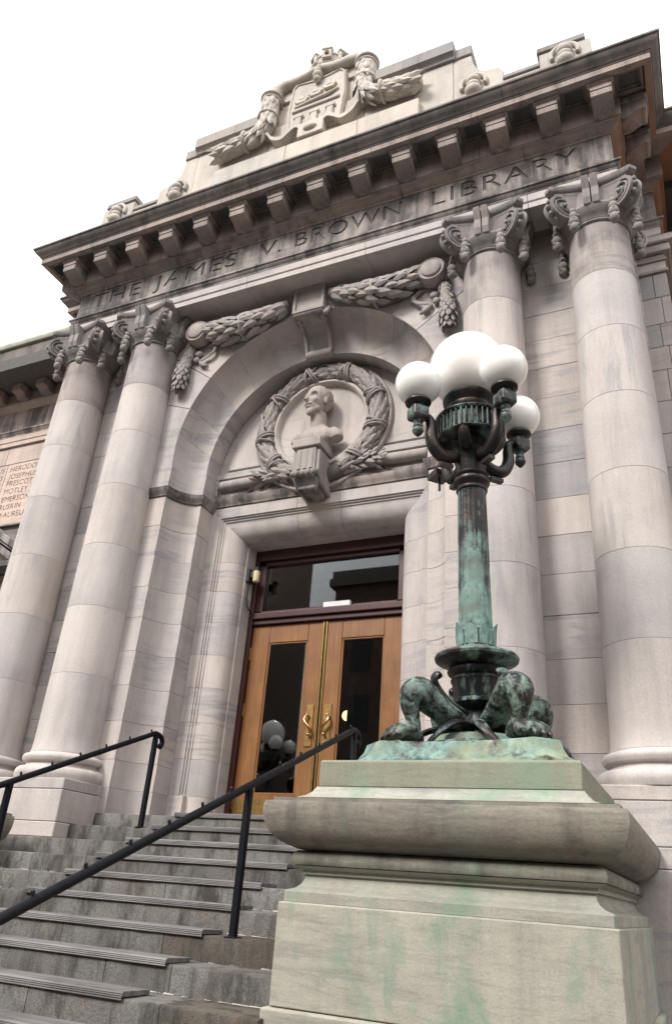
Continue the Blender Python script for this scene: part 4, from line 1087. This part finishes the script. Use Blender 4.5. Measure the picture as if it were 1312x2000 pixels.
MB().lathe([(.05, 2.615), (.135, 2.615), (.14, 2.63), (.135, 2.645), (.128, 2.65), (.135, 2.67), (.155, 2.685), (.163, 2.705), (.155, 2.73), (.135, 2.74), (.15, 2.75), (.158, 2.765), (.15, 2.785), (.13, 2.79), (.05, 2.79)], (0, 0, lz(0)), 48).build('shaft_capital', M_brz_dark, LP, 40)
MB().lathe([(.04, 2.785), (.125, 2.785), (.13, 2.83), (.14, 2.91), (.165, 2.985), (.176, 3.01), (.168, 3.025), (.14, 3.03), (.04, 3.03)], (0, 0, lz(0)), 64, wob=lambda a, z: 1+.035*abs(math.cos(6*a))*(z > 2.8)).build('scalloped_cup', M_brz_dark, LP, 40)
MB().lathe([(.04, 3.02), (.085, 3.03), (.10, 3.06), (.135, 3.12), (.18, 3.17), (.19, 3.20), (.235, 3.25), (.235, 3.36), (.04, 3.36)], (0, 0, lz(0)), 48, wob=lambda a, z: 1+.04*math.cos(10*a)*(z < 3.27)).build('bowl', M_brz_dark, LP, 40)
for k in range(4):
    a = math.radians(3+90*k); b = MB(); ca, sa = math.cos(a), math.sin(a)
    stube(b, [(.14*ca, .14*sa, lz(2.99), .03), (.20*ca, .20*sa, lz(3.01), .034), (.265*ca, .265*sa, lz(3.07), .034), (.29*ca, .29*sa, lz(3.15), .03)], 8, 5, 1.6); b.build('bracket', M_brz_dark, LP, 60)
G = empty('gallery', (0, 0, 0), LP)
MB().lathe([(.265, 3.13), (.312, 3.13), (.322, 3.145), (.312, 3.16), (.295, 3.165), (.295, 3.335), (.318, 3.34), (.326, 3.355), (.318, 3.37), (.235, 3.375), (.235, 3.34), (.262, 3.17)], (0, 0, lz(0)), 64).build('gallery_ring', M_brz_mid, G, 40)
fl = MB()
for k in range(40):
    a = 2*PI*k/40; fl.tube([(.306*math.cos(a), .306*math.sin(a), lz(3.165)), (.308*math.cos(a), .308*math.sin(a), lz(3.335))], .0095, 6)
tag(fl.build('gallery_reeds', M_brz_mid, G, 60), kind='stuff')
MB().lathe([(.05, 3.36), (.25, 3.36), (.24, 3.39), (.21, 3.41), (.20, 3.44), (.215, 3.46), (.215, 3.50), (.20, 3.51), (.215, 3.54), (.245, 3.57), (.248, 3.60), (.23, 3.62), (.05, 3.62)], (0, 0, lz(0)), 48).build('globe_collar', M_brz_dark, LP, 40)
MB().ball((0, 0, lz(3.965)), .378, 48, 28, (1, 1, 1)).build('globe', M_globe, LP, 60)
def arm_parts():
    Hh = []
    b = MB(); stube(b, [(.10, 0, lz(2.99), .05), (.19, 0, lz(2.925), .056), (.29, 0, lz(2.905), .06), (.375, 0, lz(2.965), .06), (.415, 0, lz(3.07), .055), (.415, 0, lz(3.18), .048), (.44, 0, lz(3.26), .042), (.55, 0, lz(3.28), .04)], 10, 6, 1.0)
    b.box(.20, .33, -.028, .028, lz(2.80), lz(2.835)); Hh.append(('arm', b.build('arm', M_brz_dark, smooth=50, mesh_only=True), 0))
    b = MB(); c = .55
    b.loft([[(c+dx*s_, dy*s_, lz(z)) for dx, dy in ((-1, -1), (1, -1), (1, 1), (-1, 1))] for z, s_ in ((3.21, .062), (3.235, .075), (3.33, .075), (3.345, .06))])
    Hh.append(('arm_block', b.build('arm_block', M_brz_mid, mesh_only=True), .008))
    Hh.append(('finial', MB().lathe([(.002, 3.03), (.02, 3.045), (.045, 3.075), (.052, 3.095), (.046, 3.12), (.038, 3.125), (.045, 3.135), (.04, 3.16), (.035, 3.165), (.042, 3.19), (.045, 3.215), (.01, 3.215)], (c, 0, lz(0)), 20).build('finial', M_brz_mid, smooth=40, mesh_only=True), 0))
    Hh.append(('globe_fitter', MB().lathe([(.02, 3.34), (.06, 3.34), (.065, 3.36), (.10, 3.375), (.118, 3.39), (.118, 3.405), (.09, 3.42), (.02, 3.425)], (c, 0, lz(0)), 24).build('globe_fitter', M_brz_dark, smooth=40, mesh_only=True), 0))
    Hh.append(('globe', MB().ball((c, 0, lz(3.605)), .213, 36, 22).build('globe', M_globe, smooth=60, mesh_only=True), 0))
    sk = MB().tube([(c, 0, lz(2.90)), (c, 0, lz(3.06))], .012, 8).box(c-.085, c+.085, -.085, .085, lz(3.03), lz(3.09))
    Hh.append(('rod', sk.build('rod', M_brz_dark, mesh_only=True), 0))
    return Hh
AP = arm_parts()
for k, deg in enumerate((228, 318, 48, 138)):
    a = empty('lamp_arm', (0, 0, 0), LP, math.radians(deg))
    for nm, me, bv in AP:
        bare = deg == 138
        if bare and nm in ('globe', 'globe_fitter', 'finial', 'arm_block'): continue
        if not bare and nm == 'rod': continue
        put(nm, me, a, bv)
    if deg == 138: a['label'] = 'bare arm without its globe behind the stem'
# lion legs
def leg_mesh():
    b = MB(); o = -.161
    stube(b, [(.06, 0, .58+o, .05), (.16, 0, .59+o, .075), (.30, 0, .635+o, .10), (.43, 0, .705+o, .118), (.535, 0, .765+o, .132), (.60, 0, .735+o, .118), (.615, 0, .655+o, .086), (.595, 0, .575+o, .064), (.58, 0, .49+o, .06), (.59, 0, .43+o, .062), (.66, 0, .405+o, .052)], 14, 6, .9, up=(0, 1, 0))
    b.ball((.60, 0, .71+o), .105, 12, 9, (1, .85, 1.1)); b.ball((.54, 0, .42+o), .045, 10, 8)
    for s_ in (-1, 1): stube(b, [(.60, s_*.035, .66+o, .03), (.585, s_*.04, .56+o, .022), (.60, s_*.045, .45+o, .022)], 8, 4)
    for i, dy in enumerate((-.088, -.03, .03, .088)):
        yk = abs(dy) > .05
        x0 = .70-(.03 if yk else 0)
        stube(b, [(x0-.09, dy*.8, .42+o, .045), (x0-.01, dy, .465+o, .052), (x0+.06, dy*1.1, .445+o, .05), (x0+.10, dy*1.15, .40+o, .038)], 10, 5)
    return fused('leg', b, M_brz_leg, .011, 3)
LEG = leg_mesh()
def claw_mesh():
    b = MB(); o = -.161
    for dy in (-.088, -.03, .03, .088):
        x0 = .79-(.03 if abs(dy) > .05 else 0)
        stube(b, [(x0+.01, dy*1.15, .425+o, .018), (x0+.045, dy*1.17, .405+o, .015), (x0+.055, dy*1.17, .372+o, .004)], 8, 4)
    return b.build('claws', M_brz_dark, smooth=60, mesh_only=True)
CLAW = claw_mesh()
def spur_mesh():
    b = MB(); o = -.161
    stube(b, [(.10, 0, .66+o, .018), (.24, 0, .715+o, .018), (.35, 0, .80+o, .02), (.40, 0, .87+o, .022), (.385, 0, .92+o, .028), (.35, 0, .905+o, .022)], 8, 5, 2.0)
    return b.build('scroll_spur', M_brz_mid, smooth=60, mesh_only=True)
def strap_mesh():
    b = MB(); o = -.161
    stube(b, [(.08, .05, .60+o, .02), (.2, .18, .60+o, .02), (.33, .30, .56+o, .02), (.42, .37, .48+o, .018), (.46, .40, .41+o, .012)], 8, 5, 1.8, up=(0, 0, 1))
    return b.build('strap', M_brz_dark, smooth=60, mesh_only=True)
SPUR = spur_mesh()
for deg in (225, 315, 45, 135):
    g = empty('leg', (0, 0, 0), LP, math.radians(deg))
    for nm_, me_ in (('lion_leg', LEG), ('claws', CLAW), ('scroll_spur', SPUR)): put(nm_, me_, g).scale = (.94, 1, 1)
    st_ = MB(); o = -.161
    for s_ in (-1, 1):
        stube(st_, [(.08, s_*.03, .55+o, .022), (.20, s_*.12, .555+o, .024), (.33, s_*.19, .525+o, .024), (.43, s_*.20, .46+o, .02), (.50, s_*.15, .375+o, .012)], 8, 5, 1.9)
    st_.build('strap', M_brz_dark, g, 60)

# ------------------------------------------------------------------ bust on its console
BC = empty('bust_console', parent=LIB)
MB().box(-.225, .225, .10, .62, 5.0, 5.14).build('console_cap', M_carve, BC, None, .015, 2)
MB().box(-.155, .155, .135, .62, 4.585, 4.995).build('console_body', M_carve, BC, None, .012, 2)
for x in (-.095, 0, .095):
    MB().tube([(x, .135, 4.645), (x, .135, 4.94)], .034, 10, .5).build('console_flute', M_carve, BC, 60)
lf = MB()
for j in range(9): lf.ball((-.17+.0425*j, .12+.02*(j % 2), 4.57-.01*(j % 2)), .045, 8, 6)
lf.build('console_leaf_band', M_soot, BC, 60)
MB().loft([[(-a, y, z), (a, y, z), (a, .62, z), (-a, .62, z)] for z, a, y in ((4.545, .165, .15), (4.49, .17, .20), (4.43, .145, .24), (4.39, .135, .22), (4.36, .13, .25))]).build('console_pendant', M_soot, BC, None, .012)
for sgn in (-1, 1):
    MB().prism([(.16, 4.96), (.16, 4.62), (.22, 4.55), (.30, 4.45), (.62, 4.40), (.62, 4.96)], 'x', sgn*.157, sgn*.21).build('console_side_scroll', M_carve, BC, None, .015, 2)
BU = empty('bust', (.02, .36, 5.142)); tag(BU, 'stone portrait bust of a man inside the leaf wreath over the door', 'bust')
def bust_mesh():
    b = MB()
    # chest with cut arms
    b.loft([[(x*math.cos(2*PI*j/28), y0+y*math.sin(2*PI*j/28), z) for j in range(28)] for z, x, y, y0 in ((.0, .17, .12, 0), (.04, .22, .14, .0), (.09, .28, .155, .01), (.15, .30, .16, .02), (.21, .29, .15, .03), (.26, .25, .135, .04), (.31, .18, .12, .045), (.35, .13, .11, .04))])
    for s in (-1, 1): stube(b, [(s*.23, .03, .20, .115), (s*.30, .03, .14, .11), (s*.325, .03, .08, .10)], 14, 4)
    stube(b, [(0, .045, .29, .13), (0, .03, .40, .125), (0, .015, .52, .122), (0, .0, .58, .11)], 16, 4)
    H = Vector((0, -.02, .775)); nb = len(b.v)
    b.ball(H+Vector((0, .03, .05)), .185, 20, 14, (.92, 1.1, 1.0))
    b.ball(H+Vector((0, -.05, -.04)), .15, 18, 12, (.93, .95, 1.2))
    b.ball(H+Vector((0, -.075, -.165)), .085, 14, 10, (1.1, .95, .85))
    b.ball(H+Vector((0, -.135, -.205)), .05, 10, 8, (1.15, .9, 1.1))
    for s in (-1, 1): b.ball(H+Vector((s*.085, -.06, -.15)), .05, 10, 8, (.8, 1.2, 1))
    for s in (-1, 1):
        b.ball(H+Vector((s*.082, -.125, -.055)), .048, 10, 8)
        b.ball(H+Vector((s*.165, .02, -.03)), .05, 10, 8, (.45, .8, 1.2))
        b.ball(H+Vector((s*.07, -.155, .05)), .036, 10, 7, (1.7, .8, .6))
        b.ball(H+Vector((s*.15, .05, .06)), .075, 10, 8, (.6, 1.3, 1.1))
    stube(b, [H+Vector((0, -.17, .04)), H+Vector((0, -.205, -.03)), H+Vector((0, -.235, -.075))], 8, 3) if False else None
    q = MB(); q.tube([H+Vector((0, -.165, .04)), H+Vector((0, -.19, -.01)), H+Vector((0, -.222, -.062)), H+Vector((0, -.19, -.085))], [.022, .025, .034, .02], 10); b.add(q.v, q.f)
    b.ball(H+Vector((0, -.175, -.108)), .03, 10, 6, (1.9, .8, .5)); b.ball(H+Vector((0, -.172, -.145)), .026, 10, 6, (1.6, .8, .5))
    for j in range(60):      # close-cropped curls round the sides and back
        th = random.uniform(-1.9, 1.9)+PI; ph = random.uniform(-.45, .55)
        p = H+Vector((.0, .03, .05))+Vector((math.sin(th)*math.cos(ph)*.172, (-math.cos(th))*math.cos(ph)*.20, math.sin(ph)*.182))
        if p.y > H.y-.03: b.ball(p, random.uniform(.016, .025), 7, 5)
    TW = Matrix.Rotation(math.radians(-22), 3, 'Z')
    b.v[nb:] = [tuple(TW @ Vector((x, y-.03, z))+Vector((0, .03, 0))) for x, y, z in b.v[nb:]]
    b.v[nb:] = [((x)*1.06, H.y+(y-H.y)*1.08, H.z+(z-H.z)*1.2) for x, y, z in b.v[nb:]]
    def carve(v):
        for s in (-1, 1):
            c = Vector((0, .03, 0))+TW @ (H+Vector((s*.074, -.235, .012))); d = (v-c).length
            if d < .06: v = v+Vector((0, 1, 0))*(.05*(1-d/.06))
        c = H+Vector((0, -.2, -.152)); 
        u_ = TW.transposed() @ (v-Vector((0, .03, 0)))
        if abs(v.z-c.z) < .012 and abs(u_.x) < .06 and u_.y < H.y-.12: v = v+Vector((0, .009, 0))
        if v.z > H.z+.02 and v.y > -.10: 
            v = v+(v-H).normalized()*(.012*noise.noise(v*22))
        return v
    return fused('figure', b, M_carve, .0125, 3, carve)
put('figure', bust_mesh(), BU)
MB().box(-.20, .20, -.17, .17, -.0, .03).build('bust_foot', M_carve, BU, None, .008)

# ------------------------------------------------------------------ small fittings
SN = empty('motion_sensor', (-1.235, .99, 3.42)); tag(SN, 'black wall bracket with cream sensor lens on the left door jamb', 'sensor')
MB().box(0, .05, -.07, .07, -.05, .16).build('wall_bracket', M_black, SN, None, .008)
MB().box(.05, .12, -.045, .045, .02, .12).build('swivel_head', M_black, SN, None, .012, 2)
MB().lathe([(.01, -.09), (.045, -.09), (.05, -.08), (.05, .07), (.01, .07)], (.155, -.03, .04), 20).build('lens', M_cream, SN, 40)
MB().lathe([(.01, .072), (.052, .072), (.052, .12), (.01, .13)], (.155, -.03, .04), 20).build('lens_cap', M_black, SN, 40)
cb = MB(); stube(cb, [(.03, -.02, -.04, .012), (.035, -.03, -.25, .012), (.05, -.01, -.42, .012), (.08, .10, -.50, .012), (.10, .17, -.515, .012)], 8, 6); cb.build('cable', M_black, SN, 60)
tag(MB().box(-.03, .38, 1.125, 1.19, 2.945, 3.02).build('white_box', M_paper, None, None, .004), 'flat white box lying on the dark red transom bar under the glass', 'box')
tag(MB().box(-.535, -.44, 3.30, 3.36, Z0, 3.2).build('hall_post', M_hallw), kind='structure')
HL = empty('hall_lamp', (-.617, 3.5, 1.967)); tag(HL, 'lit warm globe lamp glowing inside behind the right door pane', 'lamp')
MB().ball((0, 0, 0), .085, 20, 12).build('lit_globe', M_lit, HL, 60)
MB().lathe([(.01, -.085), (.05, -.09), (.03, -.15), (.02, -.6), (.02, -1.75), (.14, -1.93), (.01, -1.935)], (0, 0, 0), 16).build('lamp_stand', M_brassplate, HL, 40)

# ------------------------------------------------------------------ buildings across the street, mirrored in the door glass
def across(name, label, x0, x1, h, y, seed):
    B = empty(name, ((x0+x1)/2, y, -2.18)); tag(B, label, 'building')
    cx = (x0+x1)/2; H = h+2.18
    MB().box(x0-cx, x1-cx, -6, 0, 0, H).build('wall', M_opp, B)
    MB().box(x0-cx-.25, x1-cx+.25, -6.2, .35, H-.9, H-.45).box(x0-cx-.15, x1-cx+.15, -6.1, .2, H-.45, H+.03).build('roof_cornice', M_oppcor, B)
    x = x0+1.2
    while x < min(x1-1.6, 14):
        for z in [2.6+3.1*k for k in range(int((h-1.5)//3.1))]:
            MB().box(x-cx, x-cx+1.1, -.05, .04, z, z+1.9).build('window', M_oppwin, B)
        x += 2.5
across('brick_building', 'tall dark brick building across the street, mirrored at the left of the transom', -40, -17.2, 21, -25, 1)
across('brick_building', 'long dark brick building down the street to the right, out of the mirror', 15.5, 60, 14.5, -25, 3) if False else None
across('brick_building', 'lower dark brick building across the street, mirrored at the right of the transom', -12.5, 48, 15.4, -25, 2)  # length past the mirrored stretch is unseen, added to cut low sky light

# the matching lamp farther along the kerb, mirrored in the left door pane
def copy_tree(o, parent=None, m=None):
    c = o.copy(); col.objects.link(c)
    if parent: c.parent = parent
    for ch in list(o.children): copy_tree(ch, c)
    return c
lp2 = copy_tree(LP); lp2.location = (-7.0, -10.0, -.25); lp2['label'] = 'matching globe lamp standing by the kerb, mirrored in the left door pane'
pd2 = pedestal(-7.2, -1.45, 'matching marble pedestal by the kerb under the mirrored lamp'); pd2.location = (-7.0, -10.1, -2.57)
